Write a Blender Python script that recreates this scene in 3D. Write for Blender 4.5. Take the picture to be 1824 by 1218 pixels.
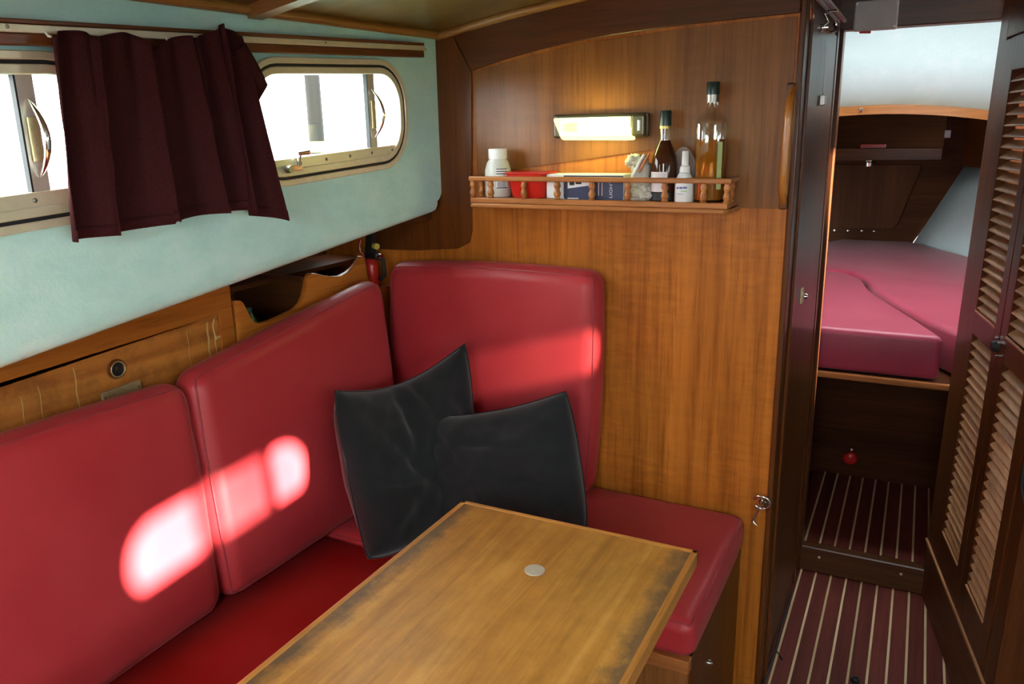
import bpy, bmesh, math, random
from mathutils import Vector, Matrix, noise
from mathutils.geometry import tessellate_polygon

for o in list(bpy.data.objects):
    bpy.data.objects.remove(o, do_unlink=True)
random.seed(7)
SC = bpy.context.scene
COL = SC.collection

# ------------------------------------------------------------------ camera
cam_d = bpy.data.cameras.new('camera')
cam = bpy.data.objects.new('camera', cam_d)
COL.objects.link(cam)
cam_d.sensor_width = 36.0
cam_d.lens = 1421.0 * 36.0 / 1824.0
cam_d.clip_start = 0.02
Rm = Matrix(((0.89274, -0.09914, 0.43953), (0.45017, 0.23720, -0.86088), (-0.01891, 0.96639, 0.25638)))
cam.matrix_world = Matrix.Translation((0, 0, 1.5)) @ Rm.to_4x4()
SC.camera = cam

# ------------------------------------------------------------------ light
SC.view_settings.view_transform = 'Standard'
SC.view_settings.look = 'None'
SC.view_settings.gamma = 1.0
SC.view_settings.use_curve_mapping = False
SC.view_settings.exposure = 0.75
world = bpy.data.worlds.new('sky')
SC.world = world
world.use_nodes = True
bg = world.node_tree.nodes['Background']
bg.inputs[0].default_value = (0.92, 0.98, 1.0, 1)
bg.inputs[1].default_value = 13.0
sun_d = bpy.data.lights.new('sun', 'SUN')
sun = bpy.data.objects.new('sun', sun_d)
COL.objects.link(sun)
sun_d.energy = 60.0
sun_d.color = (1.0, 0.93, 0.84)
sun_d.angle = math.radians(1.2)
sun.location = (6, -1, 5)
sun.rotation_euler = Vector((-1.0, 0.09, -0.32)).to_track_quat('-Z', 'Y').to_euler()
try:
    SC.cycles.max_bounces = 8
    SC.cycles.diffuse_bounces = 4
    SC.cycles.glossy_bounces = 3
    SC.cycles.adaptive_threshold = 0.02
    SC.cycles.transparent_max_bounces = 16
    SC.cycles.sample_clamp_indirect = 6.0
    SC.cycles.caustics_reflective = False
    SC.cycles.caustics_refractive = False
except Exception:
    pass

# ------------------------------------------------------------------ materials
def lin(c):
    return tuple((x / 12.92 if x <= .04045 else ((x + .055) / 1.055) ** 2.4) for x in c)

def S(r, g, b):
    return lin((r / 255., g / 255., b / 255.)) + (1,)

class NT:
    def __init__(s, name):
        s.m = bpy.data.materials.new(name)
        s.m.use_nodes = True
        s.t = s.m.node_tree
        s.n = s.t.nodes
        s.b = s.n['Principled BSDF']
        s.out = s.n['Material Output']

    def add(s, typ, **kw):
        n = s.n.new(typ)
        for k, v in kw.items():
            if k.startswith('_'):
                setattr(n, k[1:], v)
            else:
                n.inputs[k.replace('__', ' ')].default_value = v
        return n

    def link(s, a, b):
        s.t.links.new(a, b)

    def ramp(s, fac, stops):
        r = s.n.new('ShaderNodeValToRGB')
        els = r.color_ramp.elements
        while len(els) < len(stops):
            els.new(.5)
        for e, (p, c) in zip(els, stops):
            e.position = p
            e.color = c if len(c) == 4 else tuple(c) + (1,)
        s.link(fac, r.inputs[0])
        return r.outputs[0]

    def coords(s, scale, rnd=True):
        tc = s.n.new('ShaderNodeTexCoord')
        v = tc.outputs['Object']
        if rnd:
            oi = s.n.new('ShaderNodeObjectInfo')
            m = s.add('ShaderNodeMath', _operation='MULTIPLY')
            s.link(oi.outputs['Random'], m.inputs[0])
            m.inputs[1].default_value = 37.0
            va = s.n.new('ShaderNodeVectorMath')
            va.operation = 'ADD'
            s.link(v, va.inputs[0])
            s.link(m.outputs[0], va.inputs[1])
            v = va.outputs[0]
        mp = s.n.new('ShaderNodeMapping')
        mp.inputs['Scale'].default_value = scale
        s.link(v, mp.inputs['Vector'])
        return mp.outputs[0]

    def bump(s, height, strength=.2, dist=.002):
        b = s.n.new('ShaderNodeBump')
        b.inputs['Strength'].default_value = strength
        b.inputs['Distance'].default_value = dist
        s.link(height, b.inputs['Height'])
        s.link(b.outputs[0], s.b.inputs['Normal'])

def mixc(t, a, b):
    return tuple(x * (1 - t) + y * t for x, y in zip(a[:3], b[:3])) + (1,)

def wood(name, dark, light, axis='Z', rough=.35, fig=0.0, freq=1.0, coat=.25, spec=.5, rnd=True):
    t = NT(name)
    lo, hi = 1.6 * freq, 42.0 * freq
    sc = {'X': (lo, hi, hi), 'Y': (hi, lo, hi), 'Z': (hi, hi, lo)}[axis]
    v = t.coords(sc, rnd)
    n1 = t.add('ShaderNodeTexNoise', Scale=1.0, Detail=8.0, Roughness=.62, Distortion=.35)
    t.link(v, n1.inputs['Vector'])
    c = t.ramp(n1.outputs[0], [(.28, dark), (.5, mixc(.55, dark, light)), (.72, light)])
    v2 = t.coords(tuple(q * 5 for q in sc), rnd)
    n2 = t.add('ShaderNodeTexNoise', Scale=1.0, Detail=3.0, Roughness=.6)
    t.link(v2, n2.inputs['Vector'])
    pore = t.ramp(n2.outputs[0], [(.30, (.62, .55, .5)), (.48, (1, 1, 1))])
    m = t.add('ShaderNodeMixRGB', _blend_type='MULTIPLY', Fac=.7)
    t.link(c, m.inputs[1])
    t.link(pore, m.inputs[2])
    last = m.outputs[0]
    # broad flitch bands across the grain
    sb = {'X': (.35, 7, 7), 'Y': (7, .35, 7), 'Z': (7, 7, .35)}[axis]
    v3 = t.coords(sb, rnd)
    n3 = t.add('ShaderNodeTexNoise', Scale=1.0, Detail=2.0)
    t.link(v3, n3.inputs['Vector'])
    band = t.ramp(n3.outputs[0], [(.32, (.74, .70, .66)), (.68, (1.15, 1.15, 1.15))])
    m3 = t.add('ShaderNodeMixRGB', _blend_type='MULTIPLY', Fac=.8)
    t.link(last, m3.inputs[1])
    t.link(band, m3.inputs[2])
    last = m3.outputs[0]
    if fig:
        sf = {'X': (60, 14, 14), 'Y': (14, 60, 14), 'Z': (14, 14, 60)}[axis]
        v4 = t.coords(sf, rnd)
        n4 = t.add('ShaderNodeTexNoise', Scale=1.0, Detail=2.0, Distortion=.6)
        t.link(v4, n4.inputs['Vector'])
        fg = t.ramp(n4.outputs[0], [(.38, (1 - .5 * fig,) * 3), (.62, (1 + .35 * fig,) * 3)])
        v5 = t.coords((2.6, 2.6, 2.6), rnd)
        n5 = t.add('ShaderNodeTexNoise', Scale=1.0, Detail=1.0)
        t.link(v5, n5.inputs['Vector'])
        msk = t.ramp(n5.outputs[0], [(.42, (0, 0, 0)), (.62, (1, 1, 1))])
        m4 = t.add('ShaderNodeMixRGB', _blend_type='MULTIPLY')
        t.link(msk, m4.inputs[0])
        t.link(last, m4.inputs[1])
        t.link(fg, m4.inputs[2])
        last = m4.outputs[0]
    t.link(last, t.b.inputs['Base Color'])
    t.b.inputs['Roughness'].default_value = rough
    t.b.inputs['Coat Weight'].default_value = coat * .4
    t.b.inputs['Coat Roughness'].default_value = .18
    t.b.inputs['Specular IOR Level'].default_value = spec * .5
    t.bump(n1.outputs[0], .12, .0015)
    return t.m

def plain(name, col, rough=.5, metal=0.0, noise_amt=.0, nscale=20., bump=0., coat=0., spec=.5, emit=None, estr=0., trans=0., ior=1.45):
    t = NT(name)
    t.b.inputs['Base Color'].default_value = col
    t.b.inputs['Roughness'].default_value = rough
    t.b.inputs['Metallic'].default_value = metal
    t.b.inputs['Coat Weight'].default_value = coat
    t.b.inputs['Specular IOR Level'].default_value = spec
    t.b.inputs['Transmission Weight'].default_value = trans
    t.b.inputs['IOR'].default_value = ior
    v = t.coords((nscale,) * 3)
    n = t.add('ShaderNodeTexNoise', Scale=1.0, Detail=5.0, Roughness=.6)
    t.link(v, n.inputs['Vector'])
    if noise_amt:
        a = tuple(max(0, x * (1 - noise_amt)) for x in col[:3])
        b = tuple(x * (1 + noise_amt) for x in col[:3])
        t.link(t.ramp(n.outputs[0], [(.3, a), (.7, b)]), t.b.inputs['Base Color'])
    if bump:
        t.bump(n.outputs[0], bump, .003)
    if emit:
        t.b.inputs['Emission Color'].default_value = emit
        t.b.inputs['Emission Strength'].default_value = estr
    return t.m

def glass_mat(name, tint=(1, 1, 1, 1), gloss=.08):
    t = NT(name)
    tr = t.n.new('ShaderNodeBsdfTransparent')
    tr.inputs[0].default_value = tint
    gl = t.n.new('ShaderNodeBsdfGlossy')
    gl.inputs['Roughness'].default_value = .03
    mx = t.n.new('ShaderNodeMixShader')
    mx.inputs[0].default_value = gloss
    t.link(tr.outputs[0], mx.inputs[1])
    t.link(gl.outputs[0], mx.inputs[2])
    t.link(mx.outputs[0], t.out.inputs[0])
    return t.m

def vinyl(name, col, rough=.42, sheen=.15, spec=.45):
    t = NT(name)
    v = t.coords((900,) * 3)
    n = t.add('ShaderNodeTexVoronoi', Scale=1.0)
    t.link(v, n.inputs['Vector'])
    v2 = t.coords((5,) * 3)
    n2 = t.add('ShaderNodeTexNoise', Scale=1.0, Detail=3.0)
    t.link(v2, n2.inputs['Vector'])
    t.link(t.ramp(n2.outputs[0], [(.3, mixc(.12, col, (0, 0, 0))), (.7, mixc(.012, col, (1, 1, 1)))]), t.b.inputs['Base Color'])
    t.b.inputs['Roughness'].default_value = rough
    t.b.inputs['Specular IOR Level'].default_value = spec
    t.b.inputs['Sheen Weight'].default_value = sheen
    t.bump(n.outputs[0], .08, .0006)
    return t.m

def cloth(name, col, rough=.9, sheen=.3, weave=700.):
    t = NT(name)
    v = t.coords((weave,) * 3)
    n = t.add('ShaderNodeTexNoise', Scale=1.0, Detail=2.0)
    t.link(v, n.inputs['Vector'])
    t.link(t.ramp(n.outputs[0], [(.3, mixc(.2, col, (0, 0, 0))), (.7, mixc(.008, col, (1, 1, 1)))]), t.b.inputs['Base Color'])
    t.b.inputs['Roughness'].default_value = rough
    t.b.inputs['Specular IOR Level'].default_value = .12
    t.b.inputs['Sheen Weight'].default_value = sheen
    t.bump(n.outputs[0], .25, .0008)
    return t.m

def table_wood():
    """worn varnished table top: grain plus scuffed grey patches near the rims and pale scratches"""
    t = NT('table_veneer')
    v = t.coords((30, 1.6, 30), False)
    n1 = t.add('ShaderNodeTexNoise', Scale=1.0, Detail=9.0, Roughness=.65, Distortion=.4)
    t.link(v, n1.inputs['Vector'])
    c = t.ramp(n1.outputs[0], [(.28, (.33, .130, .022)), (.5, (.54, .235, .043)), (.74, (.71, .36, .090))])
    v2 = t.coords((7, 5, 7), False)
    n2 = t.add('ShaderNodeTexNoise', Scale=1.0, Detail=6.0, Roughness=.7)
    t.link(v2, n2.inputs['Vector'])
    blot = t.ramp(n2.outputs[0], [(.34, (.62, .56, .52)), (.62, (1.12, 1.1, 1.05))])
    m = t.add('ShaderNodeMixRGB', _blend_type='MULTIPLY', Fac=.75)
    t.link(c, m.inputs[1]); t.link(blot, m.inputs[2])
    # wear along the rims: distance from the middle of the table in X
    tc = t.n.new('ShaderNodeTexCoord')
    sx = t.n.new('ShaderNodeSeparateXYZ')
    t.link(tc.outputs['Object'], sx.inputs[0])
    mx = t.add('ShaderNodeMath', _operation='ADD'); t.link(sx.outputs[0], mx.inputs[0]); mx.inputs[1].default_value = .527
    ab = t.add('ShaderNodeMath', _operation='ABSOLUTE'); t.link(mx.outputs[0], ab.inputs[0])
    v3 = t.coords((22, 22, 22), False)
    n3 = t.add('ShaderNodeTexNoise', Scale=1.0, Detail=6.0, Roughness=.75)
    t.link(v3, n3.inputs['Vector'])
    ns = t.add('ShaderNodeMath', _operation='MULTIPLY_ADD'); t.link(n3.outputs[0], ns.inputs[0]); ns.inputs[1].default_value = .10; t.link(ab.outputs[0], ns.inputs[2])
    wear = t.ramp(ns.outputs[0], [(.238, (0, 0, 0)), (.274, (.8, .8, .8))])
    m2 = t.add('ShaderNodeMixRGB', _blend_type='MIX')
    t.link(wear, m2.inputs[0]); t.link(m.outputs[0], m2.inputs[1]); m2.inputs[2].default_value = (.10, .065, .045, 1)
    # fine pale scratches
    v4 = t.coords((240, 14, 30), False)
    n4 = t.add('ShaderNodeTexNoise', Scale=1.0, Detail=4.0, Roughness=.8, Distortion=1.2)
    t.link(v4, n4.inputs['Vector'])
    scr = t.ramp(n4.outputs[0], [(.66, (0, 0, 0)), (.74, (.45, .45, .45))])
    m3 = t.add('ShaderNodeMixRGB', _blend_type='MIX')
    t.link(scr, m3.inputs[0]); t.link(m2.outputs[0], m3.inputs[1]); m3.inputs[2].default_value = (.50, .31, .14, 1)
    t.link(m3.outputs[0], t.b.inputs['Base Color'])
    rr = t.ramp(n2.outputs[0], [(.3, (.30, .30, .30)), (.7, (.46, .46, .46))])
    t.link(rr, t.b.inputs['Roughness'])
    t.b.inputs['Coat Weight'].default_value = .04
    t.b.inputs['Specular IOR Level'].default_value = .25
    t.b.inputs['Coat Roughness'].default_value = .3
    t.bump(n1.outputs[0], .1, .001)
    return t.m

def side_panel_wood():
    """old varnished plywood with vertical pale water runs"""
    t = NT('stained_ply')
    v = t.coords((40, 1.6, 40), False)
    n1 = t.add('ShaderNodeTexNoise', Scale=1.0, Detail=8.0, Roughness=.62, Distortion=.4)
    t.link(v, n1.inputs['Vector'])
    c = t.ramp(n1.outputs[0], [(.28, (.27, .085, .013)), (.5, (.42, .145, .024)), (.72, (.54, .215, .04))])
    v2 = t.coords((16, 16, 16), False)
    n2 = t.add('ShaderNodeTexNoise', Scale=1.0, Detail=6.0, Roughness=.7)
    t.link(v2, n2.inputs['Vector'])
    bl = t.ramp(n2.outputs[0], [(.36, (.5, .45, .4)), (.55, (1.05, 1.05, 1.05))])
    m = t.add('ShaderNodeMixRGB', _blend_type='MULTIPLY', Fac=.6)
    t.link(c, m.inputs[1]); t.link(bl, m.inputs[2])
    t.link(m.outputs[0], t.b.inputs['Base Color'])
    t.b.inputs['Roughness'].default_value = .42
    t.b.inputs['Coat Weight'].default_value = .15
    return t.m

def teal_paint(name, base, stain):
    t = NT(name)
    v = t.coords((9, 9, 14), False)
    n = t.add('ShaderNodeTexNoise', Scale=1.0, Detail=7.0, Roughness=.65)
    t.link(v, n.inputs['Vector'])
    c = t.ramp(n.outputs[0], [(.30, stain), (.52, base), (.75, mixc(.25, base, (1, 1, 1)))])
    t.link(c, t.b.inputs['Base Color'])
    t.b.inputs['Roughness'].default_value = .55
    t.b.inputs['Specular IOR Level'].default_value = .35
    v2 = t.coords((70, 70, 70), False)
    n2 = t.add('ShaderNodeTexNoise', Scale=1.0, Detail=6.0, Roughness=.7)
    t.link(v2, n2.inputs['Vector'])
    t.bump(n2.outputs[0], .35, .003)
    return t.m

M = {}
M['veneer'] = wood('teak_veneer', (.30, .084, .009, 1), (.58, .190, .026, 1), 'Z', .38, fig=.22, freq=.8, coat=.2, rnd=False)
M['veneer_upper'] = wood('darker_teak_veneer', (.155, .048, .0075, 1), (.30, .112, .021, 1), 'Z', .38, fig=.12, freq=.8, coat=.2, rnd=False)
M['frame'] = wood('mahogany_frame', (.070, .018, .003, 1), (.135, .038, .007, 1), 'X', .36, coat=.2)
M['frameZ'] = wood('mahogany_upright', (.075, .020, .004, 1), (.145, .042, .008, 1), 'Z', .36, coat=.2)
M['shelfwood'] = wood('varnished_teak', (.30, .100, .026, 1), (.52, .21, .062, 1), 'X', .32, coat=.35)
M['fiddle'] = wood('varnished_fiddle', (.34, .10, .012, 1), (.52, .175, .028, 1), 'Y', .34, coat=.3)
M['dark'] = wood('dark_mahogany', (.060, .017, .005, 1), (.125, .038, .011, 1), 'Z', .36, coat=.16, spec=.35)
M['darkY'] = wood('dark_mahogany_long', (.060, .017, .005, 1), (.125, .038, .011, 1), 'Y', .42, coat=.1, spec=.35)
M['darkX'] = wood('dark_mahogany_cross', (.055, .019, .007, 1), (.115, .040, .014, 1), 'X', .35, coat=.3)
M['louvre'] = wood('louvre_slat_wood', (.36, .165, .072, 1), (.60, .33, .16, 1), 'Y', .34, coat=.35)
M['ceiling'] = wood('ceiling_veneer', (.105, .056, .014, 1), (.19, .105, .030, 1), 'X', .34, freq=.7, coat=.35, rnd=False)
M['trim'] = wood('ceiling_moulding', (.30, .125, .028, 1), (.46, .22, .06, 1), 'Y', .35, coat=.3)
M['trimX'] = wood('cross_moulding', (.24, .10, .026, 1), (.38, .18, .055, 1), 'X', .35, coat=.3)
M['rail'] = wood('curtain_rail_wood', (.10, .030, .010, 1), (.19, .062, .020, 1), 'Y', .35, coat=.3)
M['table'] = table_wood()
M['tableedge'] = wood('table_lipping', (.48, .18, .034, 1), (.70, .31, .075, 1), 'Y', .36, coat=.25)
M['tableedgeX'] = wood('table_lipping_cross', (.48, .18, .034, 1), (.70, .31, .075, 1), 'X', .36, coat=.25)
M['grip'] = wood('grab_handle_wood', (.36, .12, .02, 1), (.58, .24, .05, 1), 'Z', .25, coat=.5)
M['ply'] = side_panel_wood()
M['plank'] = wood('sole_plank', (.080, .0150, .0110, 1), (.140, .030, .022, 1), 'Y', .5, freq=1.3, coat=.03, spec=.3)
M['stripe'] = wood('sole_stripe', (.46, .34, .18, 1), (.62, .48, .28, 1), 'Y', .45, coat=.1)
M['seatbase'] = wood('settee_base_wood', (.18, .062, .015, 1), (.31, .12, .032, 1), 'Z', .4, coat=.2)
M['beam'] = wood('pale_deck_beam', (.26, .090, .022, 1), (.44, .175, .050, 1), 'X', .35, coat=.25)
M['teal'] = teal_paint('pale_teal_paint', (.545, .830, .790, 1), (.480, .750, .715, 1))
M['white'] = teal_paint('fore_cabin_paint', (.66, .80, .81, 1), (.645, .785, .795, 1))
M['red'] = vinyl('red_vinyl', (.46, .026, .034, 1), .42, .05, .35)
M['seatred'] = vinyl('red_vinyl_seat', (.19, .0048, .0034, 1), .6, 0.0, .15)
M['pink'] = vinyl('berth_vinyl', (.38, .026, .070, 1))
M['piping'] = vinyl('dark_red_piping', (.34, .020, .030, 1))
M['curtain'] = cloth('maroon_curtain', (.042, .0058, .0068, 1), .95, .0, 500)
M['pillow'] = cloth('charcoal_cotton', (.0125, .0138, .016, 1), .85, .25, 900)
M['alu'] = plain('anodised_frame', (.74, .67, .48, 1), .34, .35, .06, 30)
M['alu_grey'] = plain('brushed_aluminium', (.64, .60, .52, 1), .36, .45, .05, 60)
M['chrome'] = plain('chrome', (.78, .76, .72, 1), .12, 1.0)
M['brass'] = plain('dull_brass', (.50, .43, .24, 1), .42, .7, .15, 90, .1)
M['rubber'] = plain('black_rubber', (.012, .012, .012, 1), .6)
M['black'] = plain('black_plastic', (.014, .014, .015, 1), .35)
M['screw'] = plain('steel_screw', (.30, .28, .25, 1), .35, .9)
M['whiteplastic'] = plain('white_plastic', (.74, .74, .72, 1), .35, 0, .03, 30)
M['offwhite'] = plain('cloudy_plastic', (.58, .58, .52, 1), .3, 0, .06, 12)
M['greybox'] = plain('grey_plastic', (.60, .56, .52, 1), .5, 0, .05, 20)
M['redplastic'] = plain('red_plastic', (.55, .020, .012, 1), .3)
M['redpaint'] = plain('red_enamel', (.50, .018, .016, 1), .25)
M['navy'] = plain('navy_print', (.030, .034, .085, 1), .4)
M['paper'] = plain('white_print', (.70, .70, .70, 1), .45)
M['ink'] = plain('black_ink', (.02, .02, .022, 1), .5)
M['blueink'] = plain('blue_ink', (.09, .10, .30, 1), .5)
M['greenink'] = plain('green_ink', (.30, .52, .16, 1), .5)
M['label'] = plain('cream_label', (.62, .55, .56, 1), .5, 0, .06, 60)
M['greencap'] = plain('dark_green_cap', (.010, .028, .020, 1), .3)
M['gold'] = plain('gold_band', (.52, .40, .12, 1), .35, .6)
M['clearglass'] = glass_mat('bottle_glass', (.93, .93, .90, 1), .10)
M['pane'] = glass_mat('window_glass', (.97, .985, .98, 1), .05)
M['pane_dim'] = glass_mat('sun_dimming_glass', (.42, .41, .38, 1), .05)  # tint added to weaken the sun through an unseen starboard window
M['pane2'] = glass_mat('sliding_glass', (.62, .64, .63, 1), .06)
M['whisky'] = plain('amber_spirit', (.42, .14, .007, 1), .08, 0, trans=.35, ior=1.1)
M['darkspirit'] = plain('dark_spirit_glass', (.075, .022, .008, 1), .06, 0, coat=.6, trans=.35, ior=1.1)
M['blacklabel'] = plain('black_lower_label', (.012, .012, .018, 1), .4)
M['sidelabel'] = plain('green_label_back', (.24, .30, .10, 1), .5)
M['rag'] = cloth('grey_rag', (.52, .49, .41, 1), .95, .2, 300)
M['ragstripe'] = cloth('orange_stripe_cloth', (.55, .22, .12, 1), .95, .2, 300)
M['hat'] = cloth('beige_cap', (.42, .34, .29, 1), .95, .2, 300)
M['lampbody'] = plain('lamp_body', (.10, .085, .05, 1), .3, .4)
M['green'] = plain('green_bottle', (.005, .06, .035, 1), .25)
M['darkgreen'] = cloth('dark_green_canvas', (.004, .010, .010, 1), .9, .1, 400)
M['water'] = plain('harbour_water', (.07, .09, .10, 1), .25, 0, .3, 1.5, .3)
M['hullwhite'] = plain('gelcoat_white', (.85, .86, .86, 1), .3)
M['pile'] = wood('grey_pile', (.008, .007, .0055, 1), (.022, .020, .014, 1), 'Z', .8, coat=0)
M['yellow'] = plain('yellow_band', (.70, .60, .10, 1), .5)
M['stain'] = plain('pale_run', (.55, .36, .15, 1), .6)
M['bow'] = wood('bow_mahogany', (.045, .014, .0048, 1), (.090, .029, .010, 1), 'X', .55, coat=.0, spec=.2)
M['bow_panel'] = wood('bow_panel_mahogany', (.062, .022, .009, 1), (.115, .040, .016, 1), 'Z', .55, coat=.0, spec=.2)
M['bilge'] = plain('bilge_black', (.012, .010, .009, 1), .8)

# ------------------------------------------------------------------ builders
def wloc(p):
    return Vector(p.get('_o', (0, 0, 0))) if p is not None else Vector((0, 0, 0))

def tag(o, label=None, cat=None, group=None, kind=None):
    if label: o['label'] = label
    if cat: o['category'] = cat
    if group: o['group'] = group
    if kind: o['kind'] = kind
    return o

BASE = {}
def thing(name, loc, label=None, cat=None, group=None, kind=None):
    o = bpy.data.objects.new(name, None)
    o.empty_display_size = .05
    COL.objects.link(o)
    o.location = loc
    BASE[o.name] = Vector(loc)
    return tag(o, label, cat, group, kind)

def attach(o, parent):
    if parent is not None:
        o.parent = parent
        o.matrix_parent_inverse = Matrix.Translation(-BASE.get(parent.name, Vector((0, 0, 0))))

class MB:
    def __init__(s):
        s.v = []; s.f = []

    def add(s, vs, fs):
        b = len(s.v)
        s.v += [tuple(x) for x in vs]
        s.f += [tuple(i + b for i in f) for f in fs]
        return s

    def box(s, x0, x1, y0, y1, z0, z1):
        vs = [(x, y, z) for z in (z0, z1) for y in (y0, y1) for x in (x0, x1)]
        return s.add(vs, [(0, 2, 3, 1), (4, 5, 7, 6), (0, 1, 5, 4), (2, 6, 7, 3), (0, 4, 6, 2), (1, 3, 7, 5)])

    def hexa(s, p):
        """8 corners: 4 of one face in ring order, then the 4 opposite"""
        return s.add(p, [(3, 2, 1, 0), (4, 5, 6, 7), (0, 1, 5, 4), (1, 2, 6, 5), (2, 3, 7, 6), (3, 0, 4, 7)])

    def tube(s, path, r, n=8, closed=False, cap=True):
        path = [Vector(p) for p in path]
        m = len(path)
        rs = r if isinstance(r, (list, tuple)) else [r] * m
        vs = []; up = None
        for i, p in enumerate(path):
            a = path[i - 1] if (i > 0 or closed) else p
            b = path[(i + 1) % m] if (i < m - 1 or closed) else p
            t = (b - a).normalized()
            if up is None:
                up = t.orthogonal().normalized()
            up = (up - t * up.dot(t))
            up = up.normalized() if up.length > 1e-6 else t.orthogonal().normalized()
            w = t.cross(up)
            for k in range(n):
                an = 2 * math.pi * k / n
                vs.append(p + (up * math.cos(an) + w * math.sin(an)) * rs[i])
        fs = []
        for i in range(m if closed else m - 1):
            j = (i + 1) % m
            for k in range(n):
                l = (k + 1) % n
                fs.append((i * n + k, i * n + l, j * n + l, j * n + k))
        if cap and not closed:
            fs.append(tuple(range(n - 1, -1, -1)))
            fs.append(tuple((m - 1) * n + k for k in range(n)))
        return s.add(vs, fs)

    def lathe(s, prof, c, n=20, sx=1.0, sy=1.0, axis='Z', power=2.0):
        """prof: list of (r, h). power>2 makes a squarish section"""
        vs = []
        for r, h in prof:
            for k in range(n):
                a = 2 * math.pi * k / n
                ca, sa = math.cos(a), math.sin(a)
                q = (abs(ca) ** power + abs(sa) ** power) ** (-1 / power)
                x, y = r * ca * q * sx, r * sa * q * sy
                if axis == 'Z': vs.append((c[0] + x, c[1] + y, c[2] + h))
                elif axis == 'X': vs.append((c[0] + h, c[1] + x, c[2] + y))
                else: vs.append((c[0] + x, c[1] + h, c[2] + y))
        fs = []
        for i in range(len(prof) - 1):
            for k in range(n):
                l = (k + 1) % n
                fs.append((i * n + k, i * n + l, (i + 1) * n + l, (i + 1) * n + k))
        fs.append(tuple(range(n - 1, -1, -1)))
        fs.append(tuple((len(prof) - 1) * n + k for k in range(n)))
        return s.add(vs, fs)

    def prism(s, loops, fn0, fn1):
        """loops: outer polygon then holes, 2D; fn0/fn1 map 2D to the two 3D faces"""
        flat = [p for L in loops for p in L]
        tris = tessellate_polygon([[Vector((p[0], p[1], 0)) for p in L] for L in loops])
        n = len(flat)
        vs = [fn0(*p) for p in flat] + [fn1(*p) for p in flat]
        fs = []
        for t in tris:
            fs.append(tuple(t)); fs.append(tuple(i + n for i in reversed(t)))
        b = 0
        for L in loops:
            m = len(L)
            for i in range(m):
                j = (i + 1) % m
                fs.append((b + i, b + j, b + j + n, b + i + n))
            b += m
        return s.add(vs, fs)

    def ring(s, outer, inner, fn0, fn1):
        n = len(outer)
        vs = [fn0(*p) for p in outer] + [fn0(*p) for p in inner] + [fn1(*p) for p in outer] + [fn1(*p) for p in inner]
        fs = []
        for i in range(n):
            j = (i + 1) % n
            fs += [(i, j, n + j, n + i), (2 * n + j, 2 * n + i, 3 * n + i, 3 * n + j), (j, i, 2 * n + i, 2 * n + j), (n + i, n + j, 3 * n + j, 3 * n + i)]
        return s.add(vs, fs)

    def grid(s, fn, nu, nv, closeu=False):
        vs = [fn(i / (nu - (0 if closeu else 1)), j / (nv - 1)) for j in range(nv) for i in range(nu)]
        fs = []
        for j in range(nv - 1):
            for i in range(nu if closeu else nu - 1):
                k = (i + 1) % nu
                fs.append((j * nu + i, j * nu + k, (j + 1) * nu + k, (j + 1) * nu + i))
        return s.add(vs, fs)

    def build(s, name, mat, parent=None, smooth=None, bevel=0.0, seg=2, solid=0.0, subsurf=0, loc=None):
        me = bpy.data.meshes.new(name)
        bm = bmesh.new()
        bv = [bm.verts.new(v) for v in s.v]
        for f in s.f:
            try:
                bm.faces.new([bv[i] for i in f])
            except ValueError:
                pass
        bmesh.ops.remove_doubles(bm, verts=bm.verts, dist=1e-6)
        bmesh.ops.recalc_face_normals(bm, faces=bm.faces)
        if bevel:
            es = [e for e in bm.edges if len(e.link_faces) == 2 and e.calc_face_angle(0) > .5]
            bmesh.ops.bevel(bm, geom=es, offset=bevel, segments=seg, profile=.5, affect='EDGES', clamp_overlap=True)
        bm.to_mesh(me); bm.free()
        if smooth is not None:
            for p in me.polygons: p.use_smooth = True
            me.set_sharp_from_angle(angle=math.radians(smooth))
        me.materials.append(M[mat] if isinstance(mat, str) else mat)
        o = bpy.data.objects.new(name, me)
        COL.objects.link(o)
        if loc is not None: o.location = loc
        attach(o, parent)
        if solid:
            md = o.modifiers.new('thickness', 'SOLIDIFY'); md.thickness = solid; md.offset = 0
        if subsurf:
            md = o.modifiers.new('smooth', 'SUBSURF'); md.levels = subsurf; md.render_levels = subsurf
        return o

def inst(src, name, loc, parent=None, rot=None):
    o = src.copy()
    o.name = name
    for k in ('label', 'category', 'group'):
        if k in o: del o[k]
    COL.objects.link(o)
    o.parent = None
    o.location = loc
    if rot is not None: o.rotation_euler = rot
    attach(o, parent)
    return o

def rr(y0, y1, z0, z1, r, n=7, slope=0.0, yref=0.0):
    """rounded rectangle loop, sheared so that it rises with slope"""
    pts = []
    for cy, cz, a0 in ((y1 - r, z1 - r, 0), (y0 + r, z1 - r, 90), (y0 + r, z0 + r, 180), (y1 - r, z0 + r, 270)):
        for k in range(n + 1):
            a = math.radians(a0 + 90 * k / n)
            y, z = cy + r * math.cos(a), cz + r * math.sin(a)
            pts.append((y, z + slope * (y - yref)))
    return pts

def rbox_mapper(hx, hy, hz, r):
    def f(p):
        a = Vector((p[0] * hx, p[1] * hy, p[2] * hz))
        q = Vector((max(-(hx - r), min(hx - r, a.x)), max(-(hy - r), min(hy - r, a.y)), max(-(hz - r), min(hz - r, a.z))))
        d = a - q
        if d.length > 1e-9:
            # spread the corner samples evenly over the round
            m = max(abs(d.x), abs(d.y), abs(d.z))
            d = d.normalized() * m if False else d.normalized() * r
        return q + d
    return f

def samples(h, r, n):
    e = [1 - (r / h) * (1 - math.tan(math.radians(a)) ) for a in (0, 11, 22, 33, 45)]
    e = [min(1, max(0, x)) for x in e]
    mid = [(1 - r / h) * (-1 + 2 * k / n) for k in range(1, n)]
    return [-x for x in reversed(e)] + mid + e

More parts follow.
